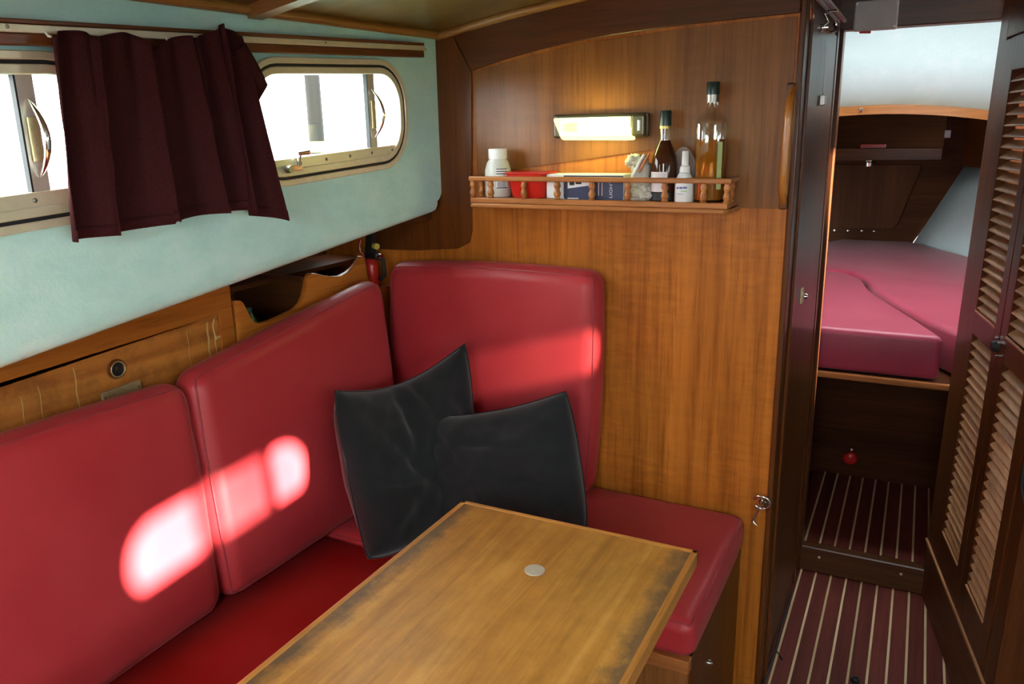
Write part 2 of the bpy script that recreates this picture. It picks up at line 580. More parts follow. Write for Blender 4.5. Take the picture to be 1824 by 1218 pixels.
def pad(name, mat, corners, thick, r=.03, puff=.012, n=(10, 8), parent=None, piping=None, wob=.003, seed=0, side=1):
    """cushion whose front face has the 4 corners (ring order: s0t0, s1t0, s1t1, s0t1); thick goes behind the face"""
    c = [Vector(q) for q in corners]
    su = ((c[1] - c[0]).length + (c[2] - c[3]).length) / 2
    tv = ((c[3] - c[0]).length + (c[2] - c[1]).length) / 2
    nrm = (c[1] - c[0]).cross(c[3] - c[0]).normalized() * side
    hx, hy, hz = su / 2, tv / 2, thick / 2
    f = rbox_mapper(hx, hy, hz, r)
    xs, ys, zs = samples(hx, r, n[0]), samples(hy, r, n[1]), samples(hz, min(r, hz * .98), 2)

    def world(p):
        q = f(p)
        s, t = q.x / su + .5, q.y / tv + .5
        base = (c[0] * (1 - s) * (1 - t) + c[1] * s * (1 - t) + c[2] * s * t + c[3] * (1 - s) * t)
        w = q.z - hz
        a, b = 2 * s - 1, 2 * t - 1
        bul = puff * max(0, (1 - a * a)) ** .6 * max(0, (1 - b * b)) ** .6
        w += bul * (q.z / hz) * (1.0 if q.z > 0 else .1)
        # soft waviness
        w += wob * noise.noise(Vector((s * 3.1 + seed, t * 2.7, seed * 1.7))) * (1 if q.z > 0 else 0)
        lat = puff * .5
        base += (c[1] - c[0]).normalized() * lat * a * max(0, 1 - b * b) * .8
        base += (c[3] - c[0]).normalized() * lat * b * max(0, 1 - a * a) * .8
        return base + nrm * w

    mb = MB()
    def face(u, v, fn):
        mb.add([world(fn(a, b)) for b in v for a in u],
               [(j * len(u) + i, j * len(u) + i + 1, (j + 1) * len(u) + i + 1, (j + 1) * len(u) + i) for j in range(len(v) - 1) for i in range(len(u) - 1)])
    face(xs, ys, lambda a, b: (a, b, 1)); face(xs, ys, lambda a, b: (a, b, -1))
    face(xs, zs, lambda a, b: (a, 1, b)); face(xs, zs, lambda a, b: (a, -1, b))
    face(ys, zs, lambda a, b: (1, a, b)); face(ys, zs, lambda a, b: (-1, a, b))
    o = mb.build(name, mat, parent, smooth=60)
    if piping:
        loop = [world((x, -1, 1)) for x in xs] + [world((1, y, 1)) for y in ys[1:]] + [world((x, 1, 1)) for x in reversed(xs[:-1])] + [world((-1, y, 1)) for y in reversed(ys[1:-1])]
        MB().tube(loop, .0022, 6, closed=True).build('piping', piping, o, smooth=60)
    return o

# ================================================================== THE SHELL
XW = -1.205           # cabin side (port), inner face
YB = 1.95             # bulkhead, aft face
CEIL = lambda x, y: 1.866 - .077 * x * x + .02 * (y - YB)
WS = .05              # sheer of the window line

# --- sole of the saloon: planks with pale caulking strips
fl = MB().box(-1.7, 1.3, -1.6, 2.68, -.06, -.012).build('floor', 'bilge')
tag(fl, kind='structure')
X0, SP, SW = -.243, .0483, .0065
pl = MB().box(0, SP - SW, 0, 1.68, -.012, 0).build('plank', 'plank', fl, bevel=.0008, seg=1, loc=(X0 + SW / 2, 1.0, 0))
k0 = pl
for k in range(-1, 9):
    if k == 0: continue
    inst(pl, 'plank', (X0 + SP * k + SW / 2, 1.0, 0), fl)
stp = MB().box(0, SW, 0, 1.68, -.012, -.0004).build('caulking_strip', 'stripe', fl, loc=(X0 - SW / 2, 1.0, 0))
for k in range(1, 10):
    inst(stp, 'caulking_strip', (X0 + SP * k - SW / 2, 1.0, 0), fl)
MB().box(-1.7, X0 - SP + SW / 2, -1.6, 2.68, -.012, -.001).build('side_board', 'plank', fl)
MB().box(X0 + SP * 9 + SW / 2, 1.3, -1.6, 2.68, -.012, -.001).build('side_board', 'plank', fl)
MB().box(X0 - SP, X0 + SP * 9 + SW, -1.6, 1.0, -.012, -.001).build('aft_board', 'plank', fl)

# --- cabin side (port) with two window openings
WZ0, WZ1 = 1.394, 1.6535          # outer frame at Y = 1.31
def win_loop(ya, yb, inset, r=.11, up=0.0):
    r = min(r, (WZ1 - WZ0 - up) / 2 - .004)
    return rr(ya + inset, yb - inset, WZ0 + up + inset, WZ1 - inset, max(.02, r - inset), 8, WS, 1.31)
ZB = lambda y: 1.282 + .0948 * (y - 1.917)
W_PORT = [(.35, .928), (1.205, 1.783)]
out = [(-1.6, ZB(-1.6) + .03)] + [(y, ZB(y) + .03) for y in (-.5, .5, 1.2, 1.7)]
for k in range(7):
    a = math.radians(-90 + 90 * k / 6)
    out.append((1.905 + .04 * math.cos(a), ZB(1.9) + .07 + .04 * math.sin(a)))
out += [(1.945, 1.78), (-1.6, 1.78)]
mb = MB().prism([out] + [win_loop(a, b, .010) for a, b in W_PORT], lambda y, z: (XW, y, z), lambda y, z: (XW - .035, y, z))
wall_p = mb.build('wall_port', 'teal', smooth=30)
tag(wall_p, kind='structure')
MB().hexa([(x, y, ZB(y) + dz) for x, y, dz in ((-1.66, -1.6, .002), (-1.242, -1.6, .002), (-1.242, 1.948, .002), (-1.66, 1.948, .002), (-1.66, -1.6, .05), (-1.242, -1.6, .05), (-1.242, 1.948, .05), (-1.66, 1.948, .05))]).build('side_deck', 'teal', wall_p)
MB().box(-1.30, -1.241, 1.82, 1.949, 1.26, 1.42).build('leak_filler', 'frameZ', wall_p)  # added block behind the wall corner, stops a light leak
# the rolled lower lip of the cabin side and the soffit of the side deck
ys = [-1.6 + i * .1 for i in range(36)]
def lip(u, v):
    y = -1.6 + u * 3.52
    p = [(XW, .030), (XW - .002, .018), (XW - .008, .006), (XW - .020, 0), (XW - .40, .0)]
    i = min(3, int(v * 4)); t = v * 4 - i
    x = p[i][0] * (1 - t) + p[i + 1][0] * t; dz = p[i][1] * (1 - t) + p[i + 1][1] * t
    return (x, y, ZB(y) + dz)
MB().grid(lip, 20, 9).build('lower_lip', 'teal', wall_p, smooth=50)

# --- hull side below the side deck (behind the seat backs)
hull = MB().box(-1.66, -1.64, -1.6, YB, .2, 1.35).build('wall_hull_port', 'darkY')
tag(hull, kind='structure')

# --- ceiling, cambered veneer panels with a beam and mouldings
def ceil_fn(y0, y1, x0, x1, dz):
    return lambda u, v: (x0 + (x1 - x0) * u, y0 + (y1 - y0) * v, CEIL(x0 + (x1 - x0) * u, y0 + (y1 - y0) * v) + dz)
mb = MB()
for (x0, x1, y0, y1) in ((-1.26, 1.26, -.62, YB + .02), (-1.26, -.40, -1.6, -.62), (.40, 1.26, -1.6, -.62)):
    mb.grid(ceil_fn(y0, y1, x0, x1, 0), 25, 4)
    mb.grid(ceil_fn(y0, y1, x0, x1, .03), 25, 4)
ceil = mb.build('ceiling', 'ceiling', smooth=40)
tag(ceil, kind='structure')
mb = MB()
def beam_sec(y0, y1, drop):
    vs = []; n = 26
    for i in range(n):
        x = -1.20 + 2.40 * i / (n - 1)
        vs += [(x, y0, CEIL(x, y0) + .001), (x, y1, CEIL(x, y1) + .001), (x, y1 - .006, CEIL(x, y1) - drop), (x, y0 + .006, CEIL(x, y0) - drop)]
    fs = []
    for i in range(n - 1):
        for k in range(4):
            l = (k + 1) % 4
            fs.append((4 * i + k, 4 * i + l, 4 * i + 4 + l, 4 * i + 4 + k))
    fs += [(0, 1, 2, 3), (4 * n - 1, 4 * n - 2, 4 * n - 3, 4 * n - 4)]
    return vs, fs
tag(mb.add(*beam_sec(1.245, 1.295, .022)).build('trim_1', 'trimX', smooth=30), kind='structure')
tag(MB().add(*beam_sec(.30, .35, .022)).build('trim_2', 'trimX', smooth=30), kind='structure')
# moulding along the cabin side and along the bulkhead
mb = MB()
path = [(XW + .008, y, CEIL(-1.2, y) - .006) for y in (-1.5, -.5, .5, 1.2, 1.94)]
tag(mb.tube(path, .011, 8).build('trim_3', 'trim', smooth=50), kind='structure')
path = [(-1.2 + 1.46 * i / 20 - .0, YB - .010, CEIL(-1.2 + 1.46 * i / 20, YB) - .008) for i in range(21)]
tag(MB().tube(path, .012, 8).build('trim_4', 'trimX', smooth=50), kind='structure')

# --- main bulkhead: veneer panel, dark arched frame, edge post
XP = -.26
blk = [(-1.66, -.05), (XP - .012, -.05), (XP - .012, 1.90), (-.8, 1.86), (-1.25, 1.80), (-1.25, 1.28), (-1.66, 1.25)]
wall_f = MB().prism([blk], lambda x, z: (x, YB, z), lambda x, z: (x, YB + .022, z)).build('wall_fore', 'veneer')
tag(wall_f, kind='structure')
arch = [(-1.098, 1.654), (-1.0, 1.677), (-.90, 1.695), (-.80, 1.709), (-.70, 1.718), (-.60, 1.7245), (-.50, 1.729), (-.40, 1.732), (XP - .014, 1.735)]
top = [(x, CEIL(x, YB) + .004) for x in (XP - .014, -.4, -.6, -.8, -1.0, -1.1, -1.16)]
MB().prism([arch + top], lambda x, z: (x, YB - .008, z), lambda x, z: (x, YB - .0005, z)).build('arched_frame', 'frame', wall_f, bevel=.0015, seg=1)
st = [(-1.098, 1.652), (-1.162, CEIL(-1.16, YB)), (-1.22, CEIL(-1.2, YB)), (-1.22, 1.30), (-1.45, 1.26), (-1.45, 1.163), (-1.30, 1.166), (-1.16, 1.178), (-1.122, 1.196), (-1.112, 1.23), (-1.110, 1.30)]
MB().prism([st], lambda x, z: (x, YB - .008, z), lambda x, z: (x, YB - .0005, z)).build('frame_stile', 'frameZ', wall_f, bevel=.0015, seg=1)
# slanting lower edge of the upper veneer sheet, a hair proud
up = [(-1.090, 1.384), (-.998, 1.396), (-.617, 1.445), (-.565, 1.452), (-.560, 1.312), (-.279, 1.312), (-.279, 1.728), (-.5, 1.722), (-.8, 1.703), (-1.0, 1.671), (-1.090, 1.650)]
MB().prism([up], lambda x, z: (x, YB - .0042, z), lambda x, z: (x, YB - .0002, z)).build('upper_veneer_sheet', 'veneer_upper', wall_f, bevel=.001, seg=1)
MB().box(XP - .014, XP, YB - .006, YB + .03, -.012, 1.87).build('edge_post', 'frameZ', wall_f, bevel=.004, seg=2)

# --- passage partition (port side of the passage) with a flush door in it
part = MB().box(XP - .02, XP - .001, YB + .03, 2.68, -.012, 1.93).build('wall_passage', 'dark')
tag(part, kind='structure')
MB().box(XP - .001, XP + .006, 2.02, 2.04, 0, 1.78).build('door_stop', 'frameZ', part, bevel=.001, seg=1)
MB().box(XP - .001, XP + .006, 2.56, 2.60, 0, 1.78).build('door_stop', 'frameZ', part, bevel=.001, seg=1)
d1 = MB().box(XP - .001, XP + .004, 2.045, 2.555, .05, 1.74).build('door_1', 'dark', None, bevel=.0015, seg=1)
tag(d1, kind='structure')
# roof over the passage
tag(MB().box(XP - .05, 1.26, YB + .02, 2.70, 1.90, 1.93).build('ceiling_passage', 'darkX'), kind='structure')

# --- second bulkhead with the doorway to the fore cabin
YD = 2.68
OX0, OX1, OZ1 = -.262, .160, 1.770
mb = MB()
mb.box(-1.3, OX0, YD, YD + .03, -.06, 2.2)
mb.box(OX1, 1.3, YD, YD + .03, -.06, 2.2)
mb.box(OX0, OX1, YD, YD + .03, OZ1, 2.2)
wall_d = mb.build('wall_fore_cabin', 'darkX')
tag(wall_d, kind='structure')
MB().box(OX0 - .002, OX0 + .014, YD - .022, YD + .035, .0, OZ1 + .01).build('door_jamb', 'dark', wall_d, bevel=.003)
MB().box(OX1 - .004, OX1 + .03, YD - .022, YD + .035, .0, OZ1 + .01).build('door_jamb', 'dark', wall_d, bevel=.003)
MB().box(OX0 - .002, OX1 + .03, YD - .026, YD + .035, OZ1 - .006, OZ1 + .14).build('door_head', 'darkX', wall_d, bevel=.003)
sill = MB().box(XP, OX1, YD - .012, YD + .03, -.002, .090).build('door_sill', 'darkX', wall_d, bevel=.004)
for x in (-.190, .065):
    MB().lathe([(.0045, 0), (.0045, .002), (.002, .003)], (x, YD - .0125, .058), 10, axis='Y').build('screw', 'alu_grey', sill, smooth=40)

# --- fore cabin sole and the dark locker front under the berth
fl2 = MB().box(-1.0, 1.0, YD + .03, 3.36, .03, .082).build('floor_fore', 'bilge')
tag(fl2, kind='structure')
p2 = MB().box(0, SP - SW, 0, .65, .078, .090).build('plank', 'plank', fl2, bevel=.0008, seg=1, loc=(X0 + SW / 2, YD + .03, 0))
for k in (-1, 1, 2, 3, 4, 5, 6, 7, 8): inst(p2, 'plank', (X0 + SP * k + SW / 2, YD + .03, 0), fl2)
s2 = MB().box(0, SW, 0, .65, .078, .0896).build('caulking_strip', 'stripe', fl2, loc=(X0 - SW / 2, YD + .03, 0))
for k in range(1, 9): inst(s2, 'caulking_strip', (X0 + SP * k - SW / 2, YD + .03, 0), fl2)
tag(MB().box(-1.0, 1.0, 3.35, 3.38, .03, .66).build('wall_under_berth', 'bow'), kind='structure')
tag(MB().box(-1.02, -1.0, YD + .03, 3.38, -.05, .86).build('wall_footwell_port', 'darkX'), kind='structure')
tag(MB().box(1.0, 1.02, YD + .03, 3.38, -.05, .86).build('wall_footwell_starboard', 'darkX'), kind='structure')
YF = 5.13
# fore bulkhead, hull sides, coachroof front, roof with an open hatch
fb = [(-.80, .60), (-.04, .60), (-.014, .83), (.207, 1.262), (.34, 1.40), (.42, 1.56), (.085, 1.56), (.085, 1.30), (-1.05, 1.30), (-1.05, 1.20)]
wall_v = MB().prism([fb], lambda x, z: (x, YF, z), lambda x, z: (x, YF + .03, z)).build('wall_bow', 'bow')
tag(wall_v, kind='structure')
pan = [(-.70, .905), (-.16, .905), (-.125, .912), (-.105, .935), (-.02, 1.235), (-.015, 1.27), (-.70, 1.27)]
MB().prism([pan], lambda x, z: (x, YF - .012, z), lambda x, z: (x, YF - .0005, z)).build('locker_panel', 'bow_panel', wall_v, bevel=.003, seg=2)
for x in (-.44, -.365, -.29, -.225):
    MB().lathe([(.007, 0), (.007, -.003), (.003, -.005)], (x, YF - .0005, .888), 8, axis='Y').build('screw', 'chrome', wall_v, smooth=40)
def hullside(sgn):
    def f(u, v):
        b0, b1 = Vector((-.096, 5.12, .64)), Vector((.90, 2.71, .64))
        t0, t1 = Vector((.207, YF, 1.262)), Vector((1.20, 2.71, 1.262))
        bb = b0.lerp(b1, u) + Vector((.10 * math.sin(math.pi * u), 0, 0)); tt = t0.lerp(t1, u) + Vector((.10 * math.sin(math.pi * u), 0, 0))
        p = bb.lerp(tt, v)
        if sgn < 0: p = Vector((-.80 - p.x, p.y, p.z))
        return p
    return f
tag(MB().grid(hullside(1), 14, 6).build('wall_hull_fore_starboard', 'white', smooth=40, solid=.02), kind='structure')
tag(MB().grid(hullside(-1), 14, 6).build('wall_hull_fore_port', 'white', smooth=40, solid=.02), kind='structure')
def upperside(sgn):
    def f(u, v):
        p = Vector((.207, YF, 1.262)).lerp(Vector((1.20, 2.71, 1.262)), u) + Vector((.10 * math.sin(math.pi * u) - .012, 0, v * .30))
        if sgn < 0: p = Vector((-.80 - p.x, p.y, p.z))
        return p
    return f
tag(MB().grid(upperside(1), 14, 2).build('wall_carline_starboard', 'frame', solid=.02), kind='structure')
tag(MB().grid(upperside(-1), 14, 2).build('wall_carline_port', 'frame', solid=.02), kind='structure')
# deck over the bow behind the beam, coachroof front above it
YBEAM = 3.95
zbm = lambda x: 1.575 - .20 * (x + .20) ** 2
def front(u, v):
    x = -1.2 + 2.4 * u
    return (x, YBEAM + .03 - .05 * v, zbm(x) - .012 + .66 * v)
cf = MB().grid(front, 17, 4).build('wall_coachroof_front', 'white', smooth=40, solid=.02)
tag(cf, kind='structure')
tag(MB().box(-2.05, 1.2, YBEAM + .03, YF + .62, 1.552, 1.66).build('ceiling_bow', 'bow'), kind='structure')
mb = MB().box(-1.2, .6, YF + .6, YF + .62, 1.2, 1.6).box(-1.1, .6, YF + .03, YF + .6, 1.28, 1.30).box(.085, .60, YF + .03, YF + .05, 1.28, 1.6).box(-1.12, -1.10, YF, YF + .6, 1.2, 1.6)
tag(mb.build('wall_chain_locker', 'bow'), kind='structure')
mb = MB()
n = 25
vs = []
for i in range(n):
    x = -1.1 + 2.2 * i / (n - 1)
    z = zbm(x)
    vs += [(x, YBEAM - .02, z - .037), (x, YBEAM - .02, z), (x, YBEAM + .045, z + .004), (x, YBEAM + .045, z - .037)]
fs = [(4 * i + k, 4 * i + (k + 1) % 4, 4 * i + 4 + (k + 1) % 4, 4 * i + 4 + k) for i in range(n - 1) for k in range(4)]
fs += [(0, 1, 2, 3), (4 * n - 1, 4 * n - 2, 4 * n - 3, 4 * n - 4)]
tag(mb.add(vs, fs).build('trim_5', 'beam', smooth=30), kind='structure')
mb = MB()
HX0, HX1, HY0, HY1 = -.36, .36, 2.78, 3.30
mb.box(-1.2, 1.2, YD, HY0, 2.16, 2.19); mb.box(-1.2, 1.2, HY1, 4.0, 2.16, 2.19)
mb.box(-1.2, HX0, HY0, HY1, 2.16, 2.19); mb.box(HX1, 1.2, HY0, HY1, 2.16, 2.19)
tag(mb.build('ceiling_fore', 'white'), kind='structure')
tag(MB().box(1.19, 1.21, YD, 4.0, 1.2, 2.19).build('wall_coach_starboard', 'white'), kind='structure')
tag(MB().box(-2.05, -1.19, YD, 4.0, 1.2, 2.19).build('wall_coach_port', 'white'), kind='structure')

# --- starboard side, aft end (behind the camera) with the companionway
W_STBD = [(.596, 1.146), (1.515, 1.735), (-.45, .328), (-1.35, -.55)]  # the last two are unseen, added to light the port wall
SBZ = .040       # unseen starboard windows: bottom edge raised to trim the sun patches
SZ = .0
out = [(-1.6, -.06), (2.2, -.06), (2.2, 1.80), (-1.6, 1.80)]
mb = MB().prism([out] + [win_loop(a, b, .010, up=u_) for (a, b), u_ in zip(W_STBD, (SBZ, SBZ, -.08, -.08))], lambda y, z: (1.205, y, z), lambda y, z: (1.24, y, z))
tag(mb.build('wall_starboard', 'teal', smooth=30), kind='structure')
mb = MB()
mb.box(-1.66, -.36, -1.62, -1.58, -.06, 1.95); mb.box(.36, 1.24, -1.62, -1.58, -.06, 1.95); mb.box(-.36, .36, -1.62, -1.58, -.06, 1.40)
tag(mb.build('wall_aft', 'darkX'), kind='structure')

# ------------------------------------------------------------------ windows
def window(num, ya, yb, x, sgn, slider, detail=True, glaze='pane', up=0.0):
    WZ0 = globals()['WZ0'] + up
    win_loop = lambda a, b, i: globals()['win_loop'](a, b, i, up=up)
    """sgn +1: the inside lies towards +X"""
    w = thing('window_%d' % num, (x, (ya + yb) / 2, WZ0), kind='structure')
    def at(d): return lambda y, z: (x + sgn * d, y, z)
    MB().ring(win_loop(ya, yb, 0), win_loop(ya, yb, .013), at(.0005), at(.009)).build('outer_flange', 'alu', w, smooth=40, bevel=.0015, seg=1)
    MB().ring(win_loop(ya, yb, .013), win_loop(ya, yb, .019), at(-.004), at(.006)).build('gasket', 'rubber', w, smooth=40)
    MB().ring(win_loop(ya, yb, .019), win_loop(ya, yb, .034), at(-.03), at(.008)).build('inner_frame', 'alu', w, smooth=40, bevel=.0015, seg=1)
    ln = lambda y: WS * (y - 1.31)
    # bottom rail, straight, with screws
    b0, b1 = WZ0 + .0335, WZ0 + .056
    r = .052
    ra, rb = ya + r, yb - r
    rail = MB().hexa([(x + sgn * a, y, z + ln(y)) for a, y, z in ((-.02, ra, b0), (-.02, rb, b0), (-.02, rb, b1), (-.02, ra, b1), (.005, ra, b0), (.005, rb, b0), (.005, rb, b1), (.005, ra, b1))]).build('bottom_rail', 'alu', w, bevel=.001, seg=1)
    if detail:
        for k in range(6):
            y = ya + .075 + k * (yb - ya - .15) / 5
            MB().lathe([(.0036, 0), (.0036, .0012), (.002, .002)], (x + .0052, y, WZ0 + .044 + ln(y)), 8, axis='X').build('screw', 'screw', rail, smooth=40)
    # panes
    gl = win_loop(ya, yb, .030)
    MB().prism([gl], at(-.024), at(-.021)).build('pane', glaze, w)
    ym = yb - .146
    if slider:
        g2 = [(ym, WZ0 + .045 + ln(ym)), (ym, WZ1 - .034 + ln(ym)), (ya + slider, WZ1 - .034 + ln(ya + slider)), (ya + slider, WZ0 + .045 + ln(ya + slider))]
        MB().prism([g2], at(-.014), at(-.011)).build('sliding_pane', 'pane2', w)
    # mullion bar with rubber edge and bow handle
    def bar(y0, y1, d0, d1):
        return MB().hexa([(x + sgn * d, y, z + ln(y)) for d, y, z in ((d0, y0, WZ0 + .036), (d0, y1, WZ0 + .036), (d0, y1, WZ1 - .03), (d0, y0, WZ1 - .03), (d1, y0, WZ0 + .036), (d1, y1, WZ0 + .036), (d1, y1, WZ1 - .03), (d1, y0, WZ1 - .03))])
    mu = bar(ym - .012, ym + .016, -.018, .002).build('mullion', 'alu_grey', w, bevel=.001, seg=1)
    bar(ym - .0148, ym - .0118, -.008, .0024).build('mullion_seal', 'rubber', mu)
    if detail:
        zc = (WZ0 + WZ1) / 2 + .004 + ln(ym)
        path = []; rad = []
        for k in range(13):
            t = -1 + 2 * k / 12
            path.append((x + .003 + .030 * (1 - t * t), ym + .002, zc + .056 * t)); rad.append(.0022 + .0034 * (1 - t * t))
        MB().tube(path, rad, 8).build('pull_handle', 'chrome', mu, smooth=60)
        MB().box(x + .002, x + .007, ym - .006, ym + .010, zc - .034, zc + .032).build('finger_plate', 'brass', mu, bevel=.0015, seg=2)
    return w
w1 = window(1, *W_PORT[0], XW, 1, 0)
w2 = window(2, *W_PORT[1], XW, 1, 0)
window(3, *W_STBD[0], 1.205, -1, .19, False, up=SBZ)
window(4, *W_STBD[1], 1.205, -1, 0, False, 'pane_dim', up=SBZ)  # unseen; narrowed and tinted to limit the sun on the bulkhead cushion
window(5, *W_STBD[2], 1.205, -1, 0, False, up=-.08)  # added out of view and enlarged to brighten the teal wall
window(6, *W_STBD[3], 1.205, -1, 0, False, up=-.08)  # second added window, also enlarged for more starboard light
# latch on the visible port window
ly = 1.345; lz = WZ0 + .046 + WS * (ly - 1.31)
la = MB().box(XW + .004, XW + .014, ly - .022, ly + .016, lz - .016, lz - .004).build('latch', 'chrome', w2, bevel=.002)
MB().tube([(XW + .010, ly + .004, lz - .010), (XW + .016, ly + .006, lz + .012), (XW + .018, ly + .008, lz + .020)], .004, 8).build('latch_lever', 'chrome', la, smooth=50)
MB().tube([(XW + .018, ly - .002, lz + .019), (XW + .018, ly + .034, lz + .021)], [.004, .006], 8).build('latch_knob', 'chrome', la, smooth=50)
MB().tube([(XW + .008, ly - .026, lz - .012), (XW + .02, ly - .026, lz - .012)], .008, 10).build('latch_pivot', 'screw', la, smooth=50)

# ------------------------------------------------------------------ outside: harbour
wat = MB().box(-60, 60, -60, 60, -.9, -.7).build('ground_water', 'water')
tag(wat, kind='structure')
pile = thing('mooring_pile', (-3.1, 3.68, -.7), 'weathered grey mooring post with a yellow band outside the window', 'post')
MB().lathe([(.050, 0), (.047, 1.2), (.045, 2.15), (.042, 2.9), (.03, 2.93)], (-3.1, 3.68, -.7), 14).build('timber', 'pile', pile, smooth=40)
MB().lathe([(.0475, 0), (.0475, .06)], (-3.1, 3.68, 1.40), 14).build('paint_band', 'yellow', pile, smooth=40)
boat = thing('moored_boat', (-7, 3.0, -.7), 'white moored motor boat lying across the water beyond the windows', 'boat')
hp = [(-2.6, 0), (2.6, 0), (3.3, 1.5), (-2.9, 1.35)]
MB().prism([hp], lambda y, z: (-6.1 - .04 * abs(y) ** 1.5, 2.4 + y, -.7 + z), lambda y, z: (-8.2 + .04 * abs(y) ** 1.5, 2.4 + y, -.7 + z)).build('hull', 'hullwhite', boat, bevel=.05)
hc = [(-2.0, 1.36), (1.9, 1.45), (1.3, 2.5), (-1.7, 2.5)]
MB().prism([hc], lambda y, z: (-6.5, 2.4 + y, -.7 + z), lambda y, z: (-7.8, 2.4 + y, -.7 + z)).build('deckhouse', 'hullwhite', boat, bevel=.08)
MB().tube([(-6.25, -.3, 1.35), (-6.2, 2.4, 1.42), (-6.3, 5.4, 1.55)], .012, 6).build('guard_rail', 'alu_grey', boat)
for i in range(5):
    y = -.2 + i * 1.35
    MB().tube([(-6.22, y, .62), (-6.22, y, 1.36 + i * .04)], .012, 6).build('stanchion', 'alu_grey', boat)

# ------------------------------------------------------------------ curtain rail and curtain
rl = lambda y: WS * (y - 1.857)
cr = thing('curtain_rail', (XW, .7, 1.70), 'brown wooden curtain rail with a pale metal track above the windows', 'curtain rail')
def railbar(x0, x1, z0, z1, ya=-1.3, yb=1.857):
    return MB().hexa([(x, y, z + rl(y)) for x, y, z in ((x0, ya, z0), (x1, ya, z0), (x1, ya, z1), (x0, ya, z1), (x0, yb, z0), (x1, yb, z0), (x1, yb, z1), (x0, yb, z1))])
railbar(XW + .001, XW + .012, 1.687, 1.723).build('back_board', 'rail', cr, bevel=.002)
railbar(XW + .012, XW + .020, 1.716, 1.723).build('top_bead', 'rail', cr, bevel=.002)
trk = railbar(XW + .012, XW + .021, 1.704, 1.7155).build('track', 'alu', cr, bevel=.001, seg=1)
railbar(XW + .012, XW + .018, 1.687, 1.7035).build('lower_board', 'rail', cr, bevel=.002)
for y in (.76, 1.12, 1.46):
    MB().lathe([(.003, 0), (.003, .001), (.001, .002)], (XW + .0208, y, 1.711 + rl(y)), 8, axis='X').build('screw', 'screw', trk, smooth=40)
MB().tube([(XW + .016, 1.857, 1.708), (XW + .016, 1.868, 1.708)], .003, 8).build('end_stop', 'alu_grey', trk)

cur = thing('curtain', (XW + .04, 1.03, 1.34), 'dark maroon gathered curtain hanging between the two windows', 'curtain')
def curt(u, v):
    # pinned at the top, sweeping forward at the lower edge
    yt = .810 + .372 * u
    top = 1.640 + .042 * u + .010 * math.sin(u * 9.0) + .008 * math.sin(u * 23)
    yb_ = .792 + .428 * u
    zb_ = 1.347 + .022 * math.sin(math.pi * min(1, max(0, u)) * .9) * u - .020 * max(0, (u - .86) / .14)
    if u > .40 and u < .46: zb_ += .004
    y = yt + (yb_ - yt) * v ** .9
    z = top + (zb_ - top) * v
    amp = (.007 + .012 * v)
    ph = 2 * math.pi * (u * 5.2 + .35 * math.sin(u * 5 + 1) + .10 * v * math.sin(7 * u))
    x = XW + .046 + amp * math.sin(ph) + .006 * math.sin(2.3 * ph + 1) * (1 - v * .5)
    y += .016 * math.cos(ph) * (.5 + .5 * v)
    if u > .93: x += .02 * (u - .93) / .07 * v
    x += .003 * noise.noise(Vector((u * 14, v * 5, 1)))
    return (max(x, XW + .024), y, z)
MB().grid(curt, 110, 26).build('drape', 'curtain', cur, smooth=70, solid=.0015)
def hem(u, v):
    p = Vector(curt(u, .94 + .06 * v)); p.x += .0018
    return p
MB().grid(hem, 110, 3).build('hem', 'curtain', cur, smooth=70, solid=.001)
def flap(u, v):
    a = Vector((XW + .050, 1.190, 1.668)).lerp(Vector((XW + .048, 1.236, 1.594)), u)
    b = Vector((XW + .046, 1.165, 1.650)).lerp(Vector((XW + .044, 1.214, 1.550)), u)
    p = a.lerp(b, v); p.x += .006 * math.sin(v * 3 + u * 2)
    return p
MB().grid(flap, 10, 8).build('header_flap', 'curtain', cur, smooth=70, solid=.0015)
for k in range(6):
    u = .04 + k * .185
    p = Vector(curt(u, 0))
    yy = p.y
    MB().tube([(XW + .020, yy, 1.706 + rl(yy)), (XW + .026, yy, 1.700 + rl(yy)), (XW + .030, yy + .002, p.z - .004)], .0022, 6).build('glider', 'whiteplastic', cur, smooth=50)

# ------------------------------------------------------------------ side lining under the deck: panel, socket, plate, scalloped fiddle
XL = -1.39
ZT = lambda y: ZB(y) - .004
lin_ = [(-1.55, .45), (1.306, .45), (1.306, ZT(1.306))] + [(y, ZT(y)) for y in (.9, .3, -.5, -1.55)]
lp = MB().prism([lin_], lambda y, z: (XL, y, z), lambda y, z: (XL - .012, y, z)).build('side_panel', 'ply')
tag(lp, 'stained varnished plywood panel behind the settee backs below the teal wall', 'panel')
# raised border of the panel
bd = MB()
zt2 = lambda y: 1.113 + .032 * (y - 1.268)
bd.prism([[(-1.0, zt2(-1.0)), (1.262, zt2(1.262)), (1.262, .50), (1.304, .50), (1.304, ZT(1.304)), (-1.0, ZT(-1.0))]], lambda y, z: (XL + .007, y, z), lambda y, z: (XL + .0003, y, z))
bd.build('border', 'fiddle', lp, bevel=.003, seg=2)
for (y0, y1, z0, z1, wdt) in ((1.228, 1.232, 1.00, 1.100, .004), (1.174, 1.175, .995, 1.098, .0012), (.905, .908, .96, 1.085, .0022), (.80, .802, .93, 1.06, .0014), (.835, .836, .93, 1.07, .0012)):
    path = [(XL + .0006, y0 + (y1 - y0) * k / 8 + .0012 * math.sin(k * 1.9 + y0 * 9), z0 + (z1 - z0) * k / 8) for k in range(9)]
    mbq = MB()
    vs = []
    for p in path: vs += [(p[0], p[1] - wdt / 2, p[2]), (p[0], p[1] + wdt / 2, p[2])]
    mbq.add(vs, [(2 * i, 2 * i + 1, 2 * i + 3, 2 * i + 2) for i in range(8)])
    mbq.build('water_run', 'stain', lp, solid=.0006)
